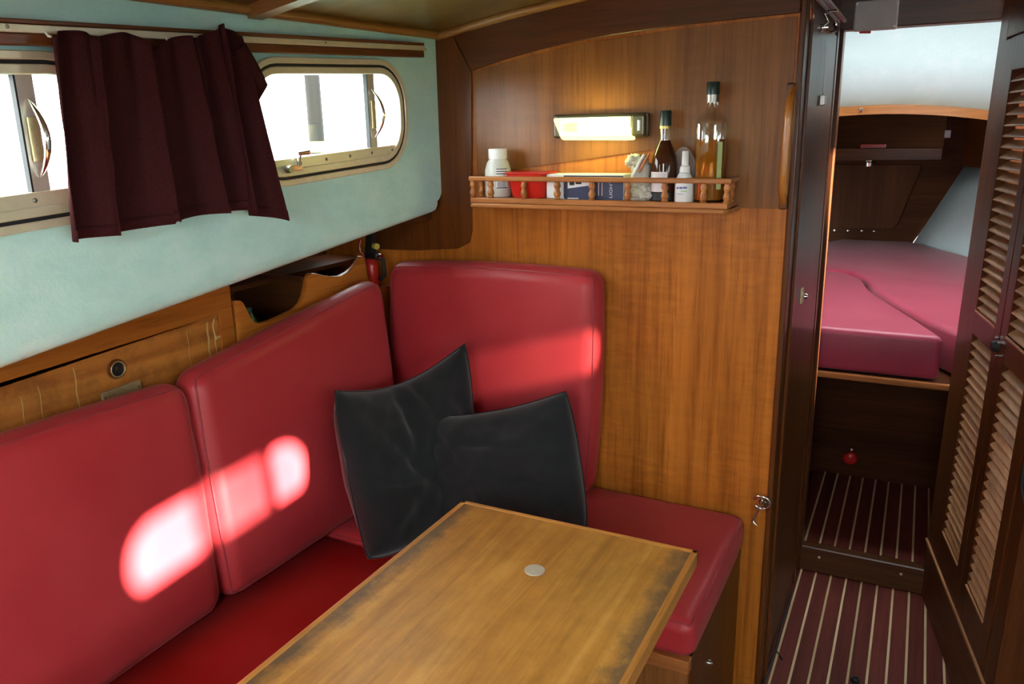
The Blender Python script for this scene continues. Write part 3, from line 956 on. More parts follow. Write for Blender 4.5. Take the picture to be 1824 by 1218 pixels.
# curled glue run with blobs
path = [(1.2530, 1.103), (1.2500, 1.097), (1.2475, 1.088), (1.2480, 1.078), (1.2500, 1.070), (1.2500, 1.062), (1.2490, 1.052), (1.2500, 1.035), (1.2510, 1.012)]
MB().tube([(XL, y, z) for y, z in path], [.0016, .002, .0022, .002, .002, .0016, .0014, .0014, .0012], 6).build('glue_run', 'stain', lp, smooth=60)
MB().lathe([(.005, 0), (.0045, .0012), (.002, .002)], (XL, 1.254, 1.060), 8, axis='X').build('glue_blob', 'stain', lp, smooth=60)
MB().lathe([(.004, 0), (.0035, .0012), (.002, .002)], (XL, 1.264, 1.060), 8, axis='X').build('glue_blob', 'stain', lp, smooth=60)
so = thing('power_socket', (XL, .995, 1.058), 'round black socket with metal rim in the plywood panel', 'socket')
MB().lathe([(.0205, 0), (.0205, .003), (.0185, .006), (.0160, .006), (.0150, .001), (.0150, .0005)], (XL + .0002, .995, 1.058), 24, axis='X').build('rim', 'frameZ', so, smooth=40)
MB().lathe([(.0165, 0), (.0165, .0068), (.0155, .0075), (.0145, .0068), (.0145, .003)], (XL + .0002, .995, 1.058), 24, axis='X').build('metal_ring', 'brass', so, smooth=40)
MB().lathe([(.0140, 0), (.0140, .0045)], (XL + .0002, .995, 1.058), 20, axis='X').build('bore', 'black', so, smooth=40)
MB().tube([(XL + .004, .993, 1.058), (XL + .0065, .993, 1.064)], .0022, 8).build('contact', 'chrome', so, smooth=50)
npl = thing('name_plate', (XL, .997, 1.00), 'small tarnished brass plate with worn lettering under the round socket', 'plate')
MB().hexa([(XL + a, y, z) for a, y, z in ((.0005, .952, .996), (.0005, 1.041, .998), (.0005, 1.041, 1.0235), (.0005, .952, 1.0215), (.007, .952, .996), (.007, 1.041, .998), (.007, 1.041, 1.0235), (.007, .952, 1.0215))]).build('plate', 'brass', npl, bevel=.001, seg=1)
for y in (.958, 1.036):
    MB().lathe([(.0028, 0), (.0028, .001), (.001, .002)], (XL + .0069, y, 1.010), 8, axis='X').build('screw', 'screw', npl, smooth=40)
lt = MB()
for i, (y, hgt, ln_) in enumerate(((.972, 1, .003), (.9785, 1, .0012), (.984, .5, .003), (.990, 1, .0012), (.9945, 1, .0012), (1.000, .6, .003), (1.0055, 1, .0012), (1.011, .8, .0025), (1.0165, 1, .0012))):
    lt.box(XL + .0065, XL + .0076, y - ln_ / 2, y + ln_ / 2, 1.0045, 1.0045 + .010 * hgt)
lt.build('worn_lettering', 'brass', npl)

fd = thing('scalloped_fiddle', (XL, 1.58, 1.0), 'varnished fiddle board with two scalloped dips behind the curved seat back', 'fiddle board')
fp = [(1.312, .90), (1.95, .90), (1.95, 1.060), (1.86, 1.062), (1.828, 1.075), (1.818, 1.110), (1.812, 1.150), (1.806, 1.164), (1.797, 1.167), (1.788, 1.160), (1.765, 1.144), (1.735, 1.132), (1.70, 1.127), (1.663, 1.131), (1.625, 1.141), (1.60, 1.150), (1.582, 1.153), (1.573, 1.149), (1.566, 1.138), (1.560, 1.122), (1.550, 1.100), (1.535, 1.083), (1.51, 1.072), (1.46, 1.066), (1.42, 1.063), (1.385, 1.064), (1.370, 1.070), (1.358, 1.086), (1.348, 1.108), (1.340, 1.124), (1.332, 1.131), (1.312, 1.133)]
MB().prism([fp], lambda y, z: (XL + .006, y, z), lambda y, z: (XL - .012, y, z)).build('board', 'fiddle', fd, bevel=.003, seg=2, smooth=40)
MB().box(-1.64, XL - .012, 1.310, 1.95, .98, 1.0).build('locker_bottom', 'darkY', fd)
MB().box(-1.64, XL - .012, 1.558, 1.572, 1.0, 1.145).build('divider', 'darkX', fd)
MB().box(-1.64, XL - .012, 1.296, 1.310, .98, 1.22).build('end_wall', 'darkX', fd)
# ledge inside the recess
MB().box(-1.64, -1.50, 1.312, 1.95, 1.125, 1.137).build('inner_ledge', 'darkY', fd)
gb = thing('green_bottle', (-1.43, 1.40, 1.0), 'dark green bottle lying low inside the first scalloped dip', 'bottle')
MB().lathe([(.024, 0), (.026, .01), (.026, .055), (.014, .075), (.010, .085)], (-1.432, 1.398, 1.0), 14).build('body', 'green', gb, smooth=50)
MB().lathe([(.011, 0), (.011, .012)], (-1.432, 1.398, 1.086), 12).build('cap', 'green', gb, smooth=50)

# red and black extinguisher in the corner
ex = thing('fire_extinguisher', (-1.432, 1.895, 1.06), 'small red extinguisher with black valve clipped in the corner above the cushions', 'extinguisher')
exx, exy = -1.420, 1.880
MB().lathe([(.017, 0), (.021, .006), (.021, .070), (.016, .082), (.010, .088)], (exx, exy, 1.06), 16).build('cylinder', 'redpaint', ex, smooth=50)
MB().box(exx - .012, exx + .030, exy - .012, exy + .012, 1.147, 1.165).build('valve', 'black', ex, bevel=.003)
MB().tube([(exx + .028, exy, 1.156), (exx + .044, exy - .004, 1.154)], .008, 10).build('gauge', 'chrome', ex, smooth=50)
MB().hexa([(exx + a, exy + b, z) for a, b, z in ((-.012, -.010, 1.165), (.016, -.010, 1.165), (.016, .010, 1.165), (-.012, .010, 1.165), (-.004, -.008, 1.225), (.022, -.008, 1.225), (.022, .008, 1.225), (-.004, .008, 1.225))]).build('handle', 'rubber', ex, bevel=.002)
MB().tube([(exx + .022, exy - .006, 1.184), (exx + .036, exy - .012, 1.184)], .009, 10).build('safety_knob', 'yellow', ex, smooth=50)
MB().tube([(exx - .022, exy - .01, 1.20), (exx - .026, exy - .014, 1.185), (exx - .024, exy - .014, 1.165), (exx - .012, exy - .008, 1.152)], .0028, 6).build('pull_loop', 'redpaint', ex, smooth=50)
MB().tube([(exx + .012, exy, 1.15), (exx + .046, exy, 1.145), (exx + .048, exy, 1.10), (exx + .030, exy, 1.085)], .006, 8).build('hose', 'rubber', ex, smooth=50)

# ------------------------------------------------------------------ settee
ZS = .53
sb = thing('settee_base', (-.8, 1.5, 0), 'varnished wooden settee base under the red seat cushions', 'settee base')
MB().box(-1.63, -.74, -1.4, 1.40, -.001, .431).build('side_plinth', 'seatbase', sb, bevel=.003)
MB().box(-1.63, -.345, 1.44, 1.945, -.001, .432).build('fore_plinth', 'seatbase', sb, bevel=.003)
MB().box(-.75, -.335, 1.423, 1.441, .02, .432).build('front_panel', 'seatbase', sb, bevel=.002)
MB().box(-.75, -.330, 1.418, 1.444, .405, .436).build('front_rail', 'shelfwood', sb, bevel=.003)
MB().box(-.346, -.330, 1.44, 1.945, -.001, .428).build('end_panel', 'frameZ', sb, bevel=.002)
MB().lathe([(.008, 0), (.008, .004), (.004, .008)], (-.331, 1.62, .30), 12, axis='X').build('finger_catch', 'chrome', sb, smooth=40)

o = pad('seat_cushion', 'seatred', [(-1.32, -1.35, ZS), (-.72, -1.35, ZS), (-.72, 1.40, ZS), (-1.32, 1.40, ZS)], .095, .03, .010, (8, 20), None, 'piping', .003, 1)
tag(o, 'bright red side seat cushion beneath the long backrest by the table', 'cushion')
o = pad('seat_cushion', 'red', [(-1.33, 1.413, ZS), (-.322, 1.413, ZS), (-.322, 1.944, ZS), (-1.33, 1.944, ZS)], .093, .030, .008, (14, 8), None, 'piping', .003, 2)
tag(o, 'crimson fore seat cushion between the table and the wooden bulkhead', 'cushion')
# backs; front face ring: aft-bottom, fore-bottom, fore-top, aft-top  (normal towards +X)
bx = lambda z: -1.222 - .12 * (z - ZS)
def backring(ya, yb, yat, ybt, zat, zbt):
    return [(bx(.535), ya, .535), (bx(.535), yb, .535), (bx(zbt), ybt, zbt), (bx(zat), yat, zat)]
o = pad('back_cushion', 'red', backring(.30, 1.052, .30, 1.080, 1.036, 1.026), .088, .043, .012, (14, 10), None, 'piping', .004, 3, side=1)
tag(o, 'red vinyl back cushion nearest the camera with the largest sun patch', 'cushion', 'settee back cushions')
o = pad('back_cushion', 'red', backring(1.064, 1.735, 1.085, 1.775, 1.032, 1.118), .088, .043, .012, (14, 10), None, 'piping', .004, 4, side=1)
tag(o, 'red vinyl back cushion with rising top edge beside the black pillows', 'cushion', 'settee back cushions')
o = pad('back_cushion', 'red', [(-1.345, 1.838, .535), (-.722, 1.838, .535), (-.705, 1.850, 1.150), (-1.345, 1.850, 1.140)], .095, .040, .026, (12, 12), None, 'piping', .004, 5, side=1)
tag(o, 'wide red vinyl back cushion standing against the wooden bulkhead', 'cushion', 'settee back cushions')

# ------------------------------------------------------------------ black pillows
def pillow(label, c, mids, T, seed, crease):
    """c: 4 corners TL TR BR BL (mid surface); mids: top/bottom middle control points bending the pillow"""
    c = [Vector(q) for q in c]
    mt, mbm = Vector(mids[0]), Vector(mids[1])
    def midsurf(u, v):
        top = c[0] * (1 - u) ** 2 + mt * 2 * u * (1 - u) + c[1] * u ** 2
        bot = c[3] * (1 - u) ** 2 + mbm * 2 * u * (1 - u) + c[2] * u ** 2
        return top.lerp(bot, v)
    def nrm(u, v):
        e = .01
        a = midsurf(min(1, u + e), v) - midsurf(max(0, u - e), v)
        b = midsurf(u, min(1, v + e)) - midsurf(u, max(0, v - e))
        return b.cross(a).normalized()
    def surf(sgn):
        def f(u, v):
            # pulled-in sides between the pointed corners
            au, av = 2 * u - 1, 2 * v - 1
            uu = .5 + .5 * au * (.985 + .06 * (1 - abs(av) ** 3)); vv = .5 + .5 * av * (.985 + .02 * (1 - au ** 4))
            p = midsurf(uu, vv)
            h = (max(0, 1 - abs(au) ** 2.6) * max(0, 1 - abs(av) ** 2.6)) ** .5
            n = nrm(uu, vv)
            edge = min(1, 6 * min(u, 1 - u, v, 1 - v))
            wr = .018 * noise.noise(Vector((u * 3.2 + seed, v * 4.5, seed))) + .009 * noise.noise(Vector((u * 9 + v * 5, v * 8 - u * 4, seed + 3)))
            for (cu, cv, ang, wid, dep, ln_) in crease:
                du, dv = u - cu, v - cv
                al = du * math.cos(ang) + dv * math.sin(ang); ac = -du * math.sin(ang) + dv * math.cos(ang)
                wr -= dep * math.exp(-(ac / wid) ** 2) * math.exp(-(al / ln_) ** 2)
            wr += .004 * math.sin(18 * u + seed) * max(0, abs(av) - .75) * 3 + .004 * math.sin(16 * v + seed * 2) * max(0, abs(au) - .78) * 3
            return p + n * (sgn * T * h + wr * edge)
        return f
    nn = 44
    mb = MB().grid(surf(1), nn, nn)
    mb.grid(surf(-1), nn, nn)
    o = mb.build('throw_pillow', 'pillow', smooth=75)
    tag(o, label, 'pillow', 'black pillows on the settee')
    f = surf(1)
    lp_ = [f(i / 30, 0) for i in range(30)] + [f(1, i / 30) for i in range(30)] + [f(1 - i / 30, 1) for i in range(30)] + [f(0, 1 - i / 30) for i in range(30)]
    MB().tube(lp_, .0024, 5, closed=True).build('seam', 'pillow', o, smooth=60)
    return o
pillow('black pillow folded into the corner between the red back cushions',
       [(-1.175, 1.385, .925), (-1.025, 1.740, .968), (-.985, 1.700, .570), (-1.045, 1.300, .560)],
       [(-1.200, 1.677, .800), (-.960, 1.400, .545)], .072, 1.3,
       [(.42, .25, 1.50, .05, .022, .28), (.30, .62, .25, .03, .010, .25), (.38, .52, .9, .03, .010, .2), (.55, .1, 1.2, .04, .012, .15)])
pillow('black square pillow leaning against the bulkhead cushion behind the table',
       [(-1.057, 1.600, .806), (-.731, 1.720, .880), (-.642, 1.640, .565), (-.985, 1.500, .550)],
       [(-.895, 1.665, .800), (-.80, 1.560, .540)], .078, 4.1,
       [(.35, .28, .15, .025, .010, .35), (.15, .30, 1.1, .03, .009, .2), (.7, .6, .4, .03, .006, .3)])

# ------------------------------------------------------------------ table
TZ = .78
tb = thing('saloon_table', (-.527, .3, 0), 'worn varnished wooden table with pale lipping in front of the settee', 'table')
tx0, tx1, ty0, ty1 = -.766, -.287, -.55, 1.268
MB().box(tx0 + .011, tx1 - .011, ty0 + .011, ty1 - .011, TZ - .026, TZ - .0008).build('top', 'table', tb)
MB().box(tx0, tx0 + .0115, ty0, ty1, TZ - .027, TZ).build('edge_lipping', 'tableedge', tb, bevel=.002)
MB().box(tx1 - .0115, tx1, ty0, ty1, TZ - .027, TZ).build('edge_lipping', 'tableedge', tb, bevel=.002)
MB().box(tx0, tx1, ty1 - .0115, ty1, TZ - .027, TZ).build('edge_lipping', 'tableedgeX', tb, bevel=.002)
MB().box(tx0, tx1, ty0, ty0 + .0115, TZ - .027, TZ).build('edge_lipping', 'tableedgeX', tb, bevel=.002)
pc = (-.521, 1.088, TZ - .001)
pg = MB().lathe([(.0175, 0), (.0175, .0016), (.0165, .0026), (.0145, .0026)], pc, 28).build('socket_rim', 'alu_grey', tb, smooth=40)
MB().lathe([(.0146, 0), (.0146, .0021), (.0135, .0023)], pc, 28).build('socket_plug', 'whiteplastic', pg, smooth=40)
MB().lathe([(.035, .0), (.035, .745)], (-.521, 1.0, 0), 16).build('leg', 'alu_grey', tb, smooth=40)
MB().lathe([(.10, .0), (.10, .006), (.04, .02)], (-.521, 1.0, 0), 20).build('foot_plate', 'alu_grey', tb, smooth=40)
MB().lathe([(.035, .0), (.035, .745)], (-.521, -.2, 0), 16).build('leg', 'alu_grey', tb, smooth=40)
MB().lathe([(.04, .72), (.09, .748), (.09, .753)], (-.521, 1.0, 0), 20).build('top_plate', 'alu_grey', tb, smooth=40)

# ------------------------------------------------------------------ gallery shelf
sh = thing('gallery_shelf', (-.72, YB, 1.306), 'narrow wooden gallery shelf with turned balusters on the bulkhead', 'shelf')
sx0, sx1, syf = -1.060, -.386, 1.845
brd = [(sx0 - .004, YB - .001), (sx0 - .004, syf + .012), (sx0 + .006, syf), (sx1 - .012, syf), (sx1 + .002, syf + .018), (sx1 + .006, YB - .001)]
MB().prism([brd], lambda x, y: (x, y, 1.306), lambda x, y: (x, y, 1.317)).build('lower_board', 'shelfwood', sh, bevel=.003)
brd2 = [(sx0, YB - .001), (sx0, syf + .005), (sx1 - .004, syf + .005), (sx1, YB - .001)]
MB().prism([brd2], lambda x, y: (x, y, 1.3172), lambda x, y: (x, y, 1.331)).build('upper_board', 'shelfwood', sh, bevel=.002)
MB().box(sx0 - .003, sx1 + .003, syf + .003, syf + .017, 1.374, 1.386).build('front_rail', 'shelfwood', sh, bevel=.003)
MB().box(sx0 - .002, sx0 + .012, syf + .017, YB - .001, 1.374, 1.386).build('side_rail', 'shelfwood', sh, bevel=.003)
MB().box(sx1 - .012, sx1 + .002, syf + .017, YB - .001, 1.374, 1.386).build('side_rail', 'shelfwood', sh, bevel=.003)
prof = [(.0075, 0), (.0085, .002), (.0062, .005), (.0092, .011), (.0092, .016), (.0062, .022), (.0060, .026), (.0086, .031), (.0086, .035), (.0062, .040), (.0075, .043)]
bl = MB().lathe(prof, (0, 0, 0), 10).build('baluster', 'shelfwood', sh, smooth=60, loc=(-1.0, syf + .010, 1.331))
for x in (-.904, -.812, -.7195, -.6277, -.537, -.446):
    inst(bl, 'baluster', (x, syf + .010, 1.331), sh)
for x in (-1.053, -.393):
    inst(bl, 'baluster', (x, syf + .010, 1.331), sh)
    inst(bl, 'baluster', (x, syf + .056, 1.331), sh)
ZSH = 1.331

# --- things on the shelf
j = thing('plastic_jar', (-.996, 1.89, ZSH), 'cloudy white plastic jar with white cap on the shelf end', 'jar')
MB().lathe([(.030, 0), (.034, .004), (.035, .05), (.034, .070), (.029, .088), (.0225, .097), (.0225, .103)], (-.996, 1.89, ZSH), 24).build('body', 'offwhite', j, smooth=50)
MB().lathe([(.0245, .098), (.0245, .121), (.023, .1235)], (-.996, 1.89, ZSH), 24).build('cap', 'whiteplastic', j, smooth=40)
def arcpatch(c, r, a0, a1, z0, z1, n=8):
    return lambda u, v: (c[0] + r * math.cos(math.radians(a0 + (a1 - a0) * u)), c[1] + r * math.sin(math.radians(a0 + (a1 - a0) * u)), z0 + (z1 - z0) * v)
lb = MB().grid(arcpatch((-.996, 1.89), .0356, -72, -20, ZSH + .022, ZSH + .075), 8, 2).build('label', 'paper', j, smooth=60)
for zz in (.072, .066, .060, .050, .024):
    MB().grid(arcpatch((-.996, 1.89), .0360, -70, -22, ZSH + zz, ZSH + zz + .0022), 8, 2).build('print_line', 'ink', lb)
for a in range(-64, -30, 7):
    MB().grid(arcpatch((-.996, 1.89), .0360, a, a + 2.5, ZSH + .027, ZSH + .042), 3, 2).build('print_bar', 'ink', lb)

rt = thing('red_tub', (-.90, 1.895, ZSH), 'bright red plastic tub with flat rim beside the white jar', 'tub')
MB().lathe([(.040, 0), (.044, .004), (.056, .060), (.0565, .062), (.051, .062), (.040, .006)], (-.903, 1.897, ZSH), 32, 1.05, .72, power=5).build('tub', 'redplastic', rt, smooth=40)
MB().lathe([(.056, .0605), (.060, .062), (.060, .065), (.056, .066)], (-.903, 1.897, ZSH), 32, 1.05, .74, power=5).build('lid', 'redplastic', rt, smooth=40)

bxx = thing('printed_box', (-.745, 1.895, ZSH), 'white and navy printed box lying under the wall lamp', 'box')
bx0, bx1, by0, by1, bz1 = -.848, -.642, 1.868, 1.935, ZSH + .061
MB().box(bx0, bx1, by0, by1, ZSH + .0003, bz1).build('carton', 'paper', bxx, bevel=.003)
MB().prism([[(-.800, .004), (-.793, .0005), (-.644, .0005), (-.644, .058), (-.800, .058)]], lambda x, z: (x, by0 - .0006, ZSH + z), lambda x, z: (x, by0 + .0004, ZSH + z)).build('navy_print', 'navy', bxx)
wp = MB().prism([[(-.789, .026), (-.732, .034), (-.732, .054), (-.789, .054)]], lambda x, z: (x, by0 - .0011, ZSH + z), lambda x, z: (x, by0 - .0005, ZSH + z)).build('white_panel', 'paper', bxx)
MB().box(-.784, -.771, by0 - .0014, by0 - .001, ZSH + .034, ZSH + .046).build('print_block', 'ink', wp)
MB().box(-.767, -.752, by0 - .0014, by0 - .001, ZSH + .037, ZSH + .046).build('print_block', 'ink', wp)
MB().box(-.790, -.760, by0 - .0011, by0 - .0005, ZSH + .001, ZSH + .0035).build('white_strip', 'paper', bxx)
for x in (-.708, -.699):
    MB().box(x, x + .0022, by0 - .0011, by0 - .0005, ZSH + .010, ZSH + .046).build('stripe_print', 'label', bxx)
tcu = bpy.data.curves.new('word', 'FONT')
tcu.body = 'LIGHT'
tcu.size = .0145
tcu.extrude = .0002
to = bpy.data.objects.new('word', tcu)
COL.objects.link(to)
bpy.context.view_layer.update()
tme = bpy.data.meshes.new_from_object(to)
bpy.data.objects.remove(to)
tme.materials.append(M['paper'])
ww = max(v.co.x for v in tme.vertices)
for v in tme.vertices:
    x_, y_, z_ = v.co
    v.co = Vector((-.6715 - y_ * .75, by0 - .0009 - z_, ZSH + .004 + x_ * .043 / ww))
to = bpy.data.objects.new('lettering', tme)
COL.objects.link(to); attach(to, bxx)

def crumple(name, mat, c, sx, sy, sz, seed, parent, amp=.45):
    def f(u, v):
        a = 2 * math.pi * u; b = math.pi * (v - .5) * .98
        d = Vector((math.cos(a) * math.cos(b), math.sin(a) * math.cos(b), math.sin(b)))
        k = 1 + amp * noise.noise(d * 2.1 + Vector((seed, 0, 0))) + amp * .5 * noise.noise(d * 5 + Vector((0, seed, 0)))
        return (c[0] + sx * d.x * k, c[1] + sy * d.y * k, max(ZSH + .0005, c[2] + sz * d.z * k))
    return MB().grid(f, 40, 24, closeu=True).build(name, mat, parent, smooth=80)
rg = thing('crumpled_rag', (-.61, 1.89, ZSH), 'crumpled grey cloth stuffed beside the dark liquor bottle', 'cloth')
crumple('cloth_body', 'rag', (-.605, 1.905, ZSH + .040), .034, .030, .046, 2.0, rg, .6)
crumple('cloth_fold', 'rag', (-.622, 1.90, ZSH + .090), .024, .018, .017, 7.0, rg, .6)
crumple('cloth_foot', 'rag', (-.600, 1.872, ZSH + .016), .030, .012, .018, 9.0, rg, .6)
MB().tube([(-.622, 1.872, ZSH + .058), (-.612, 1.876, ZSH + .080), (-.598, 1.882, ZSH + .108)], [.003, .004, .003], 6).build('cloth_strap', 'paper', rg, smooth=60)
MB().tube([(-.608, 1.872, ZSH + .066), (-.598, 1.877, ZSH + .085), (-.585, 1.884, ZSH + .110)], [.003, .0045, .003], 6).build('striped_edge', 'ragstripe', rg, smooth=60)

lq = thing('liquor_bottle', (-.550, 1.888, ZSH), 'dark brown liquor bottle with green cap and cream label', 'bottle')
c = (-.550, 1.888, ZSH)
MB().lathe([(.026, 0), (.029, .003), (.030, .02), (.030, .085), (.027, .104), (.019, .124), (.0135, .136), (.0125, .140)], c, 24).build('spirit_body', 'darkspirit', lq, smooth=60)
MB().lathe([(.0128, .139), (.0125, .150), (.0118, .166)], c, 20).build('glass_neck', 'clearglass', lq, smooth=60)
MB().lathe([(.0134, .166), (.0134, .172)], c, 20).build('gold_band', 'gold', lq, smooth=40)
MB().lathe([(.0138, .172), (.0132, .205), (.0125, .207)], c, 20).build('cap', 'greencap', lq, smooth=40)
MB().grid(arcpatch(c, .0306, -155, -62, ZSH + .022, ZSH + .068), 12, 2).build('label', 'label', lq, smooth=60)
MB().grid(arcpatch(c, .0306, -178, -2, ZSH + .002, ZSH + .020), 16, 2).build('lower_label', 'blacklabel', lq, smooth=60)

hb = thing('folded_cap', (-.51, 1.925, ZSH), 'beige folded fabric cap propped behind the bottles', 'cap')
def capf(u, v):
    a = math.pi * u
    x = -.512 + .036 * math.cos(a) * (1 - .15 * v); z = ZSH + .0 + (.124 - .03 * (1 - math.sin(a))) * math.sin(a) ** .5 * (1 - .05 * v)
    return (x, 1.915 + .022 * v + .004 * math.sin(9 * u), z)
mbc = MB().grid(capf, 26, 6)
mbc.prism([[capf(i / 25, 0)[::2] for i in range(26)]], lambda x, z: (x, 1.915, z), lambda x, z: (x, 1.918, z))
mbc.build('crown', 'hat', hb, smooth=60)

db = thing('spray_bottle', (-.496, 1.872, ZSH), 'small white spray bottle between the liquor and whisky bottles', 'bottle')
c = (-.496, 1.873, ZSH)
MB().lathe([(.0215, 0), (.0225, .003), (.0220, .030), (.0195, .052), (.0140, .064), (.0115, .067)], c, 22).build('body', 'whiteplastic', db, smooth=60)
MB().lathe([(.0125, .067), (.0118, .080), (.0085, .083), (.0075, .113), (.0065, .115)], c, 18).build('nozzle', 'whiteplastic', db, smooth=40)
lbd = MB().grid(arcpatch(c, .0228, -150, -20, ZSH + .008, ZSH + .046), 12, 2).build('label', 'paper', db, smooth=60)
for (a0, a1, z0, z1, mt) in ((-125, -108, .030, .0345, 'blueink'), (-104, -86, .0305, .035, 'blueink'), (-83, -60, .031, .0355, 'blueink'), (-95, -60, .024, .0265, 'greenink'), (-115, -98, .0455, .0475, 'greenink'), (-120, -80, .018, .019, 'blueink')):
    MB().grid(arcpatch(c, .0231, a0, a1, ZSH + z0, ZSH + z1), 5, 2).build('print_line', mt, lbd, smooth=60)

wb = thing('whisky_bottle', (-.442, 1.888, ZSH), 'tall square whisky bottle half full of amber spirit', 'bottle')
c = (-.442, 1.888, ZSH)
P4 = 4.5
MB().lathe([(.031, 0), (.034, .004), (.034, .174), (.0325, .184), (.022, .196), (.0145, .205), (.0130, .212), (.0130, .226)], c, 36, 1.0, .85, power=3.2).build('glass', 'clearglass', wb, smooth=60)
MB().lathe([(.029, .004), (.0315, .007), (.0315, .140), (.0313, .141)], c, 36, 1.0, .85, power=3.2).build('spirit', 'whisky', wb, smooth=60)
MB().lathe([(.0142, .222), (.0142, .238)], c, 22).build('collar', 'screw', wb, smooth=40)
MB().lathe([(.0148, .238), (.0146, .264), (.0138, .266)], c, 22).build('cap', 'greencap', wb, smooth=40)
MB().box(-.419, -.4085, 1.8575, 1.8582, ZSH + .03, ZSH + .135).build('side_label', 'sidelabel', wb)

# ------------------------------------------------------------------ wall lamp (lit)
lampm = NT('lit_diffuser')
em = lampm.n.new('ShaderNodeEmission'); em.inputs[0].default_value = (1.0, .95, .32, 1); em.inputs[1].default_value = 1.9
tr = lampm.n.new('ShaderNodeBsdfTransparent')
mxs = lampm.n.new('ShaderNodeMixShader'); mxs.inputs[0].default_value = .5
lampm.link(tr.outputs[0], mxs.inputs[1]); lampm.link(em.outputs[0], mxs.inputs[2]); lampm.link(mxs.outputs[0], lampm.out.inputs[0])
bulbm = NT('lit_bulb')
em = bulbm.n.new('ShaderNodeEmission'); em.inputs[0].default_value = (.90, 1.0, .30, 1); em.inputs[1].default_value = 48.0
bulbm.link(em.outputs[0], bulbm.out.inputs[0])
lm = thing('wall_lamp', (-.73, YB, 1.5), 'small lit wall lamp with yellow parallelogram shade above the shelf', 'lamp')
MB().box(-.855, -.604, YB - .022, YB - .0045, 1.478, 1.536).build('back_box', 'lampbody', lm, bevel=.006, seg=3)
MB().box(-.640, -.606, YB - .046, YB - .022, 1.480, 1.532).build('switch_housing', 'lampbody', lm, bevel=.006, seg=3)
MB().box(-.622, -.614, YB - .052, YB - .045, 1.492, 1.520).build('switch', 'chrome', lm, bevel=.002)
dp = []
q = [(-.830, 1.5265), (-.656, 1.5255), (-.631, 1.4715), (-.806, 1.4740)]
for i in range(4):
    a, b, c_ = Vector(q[i - 1]), Vector(q[i]), Vector(q[(i + 1) % 4])
    r = .008
    p0 = b + (a - b).normalized() * r; p1 = b + (c_ - b).normalized() * r
    for k in range(5):
        t = k / 4
        dp.append(tuple(p0 * (1 - t) ** 2 + b * 2 * t * (1 - t) + p1 * t * t))
MB().prism([dp], lambda x, z: (x, YB - .080, z), lambda x, z: (x, YB - .030, z)).build('diffuser', lampm.m, lm, smooth=40)
MB().box(-.835, -.645, YB - .0285, YB - .0222, 1.482, 1.528).build('reflector', 'whiteplastic', lm, bevel=.002)
MB().tube([(-.765, YB - .052, 1.502), (-.758, YB - .052, 1.502), (-.675, YB - .052, 1.500)], [.006, .0125, .0125], 12).build('bulb', bulbm.m, lm, smooth=60)
MB().lathe([(.009, 0), (.009, .012), (.012, .013), (.012, .020), (.010, .021), (.010, .036)], (-.808, YB - .055, 1.504), 14, axis='X').build('bulb_holder', 'brass', lm, smooth=40)

# ------------------------------------------------------------------ grab handle, hook, fittings near the post
gh = thing('grab_handle', (-.278, YB, 1.45), 'vertical varnished wooden grab handle on the bulkhead edge', 'handle')
path = []; rad = []
for k in range(15):
    t = k / 14
    z = 1.318 + .266 * t
    dpt = .004 + .030 * min(1, 5.0 * min(t, 1 - t)) ** .6
    path.append((-.281 + .004 * t, YB - .004 - dpt, z)); rad.append(.0108 if 1 < k < 13 else .0085)
MB().tube(path, rad, 10).build('grip', 'grip', gh, smooth=60)
MB().box(-.290, -.272, YB - .022, YB - .0045, 1.555, 1.590).build('foot_block', 'frameZ', gh, bevel=.004)
MB().box(-.290, -.272, YB - .022, YB - .0045, 1.312, 1.345).build('foot_block', 'frameZ', gh, bevel=.004)

hk = thing('door_hook', (-.286, YB, .56), 'chrome ring and swinging hook screwed to the bulkhead by the seat', 'hook')
MB().lathe([(.013, 0), (.013, -.003), (.006, -.006), (.004, -.012)], (-.282, YB - .0002, .570), 14, axis='Y').build('rose', 'chrome', hk, smooth=50)
ringp = [(-.284 + .021 * math.cos(a), YB - .016 - .004 * math.sin(a), .574 + .019 * math.sin(a)) for a in [math.radians(-140 + 25 * k) for k in range(13)]]
MB().tube(ringp, .0042, 8).build('ring', 'chrome', hk, smooth=60)
MB().tube([(-.288, YB - .012, .562), (-.294, YB - .012, .545), (-.302, YB - .012, .524), (-.304, YB - .013, .516), (-.298, YB - .015, .512), (-.290, YB - .018, .508)], [.0034, .0034, .004, .004, .0032, .002], 8).build('swinging_arm', 'chrome', hk, smooth=60)

ch = thing('coat_hook', (XP, 2.16, 1.72), 'chrome coat hook high on the passage side', 'hook')
MB().lathe([(.011, 0), (.011, .003), (.006, .006), (.005, .02)], (XP + .004, 2.15, 1.722), 14, axis='X').build('rose', 'chrome', ch, smooth=50)
MB().tube([(XP + .010, 2.15, 1.722), (XP + .026, 2.16, 1.712), (XP + .036, 2.18, 1.716), (XP + .036, 2.19, 1.730)], .0036, 8).build('prong', 'chrome', ch, smooth=60)
MB().tube([(XP + .010, 2.15, 1.724), (XP + .024, 2.15, 1.735), (XP + .014, 2.14, 1.750), (XP + .020, 2.16, 1.760), (XP + .034, 2.19, 1.764)], .0030, 8).build('upper_prong', 'chrome', ch, smooth=60)
MB().lathe([(.004, -.006), (.0075, 0), (.004, .006)], (XP + .036, 2.19, 1.732), 10).build('tip_ball', 'chrome', ch, smooth=60)

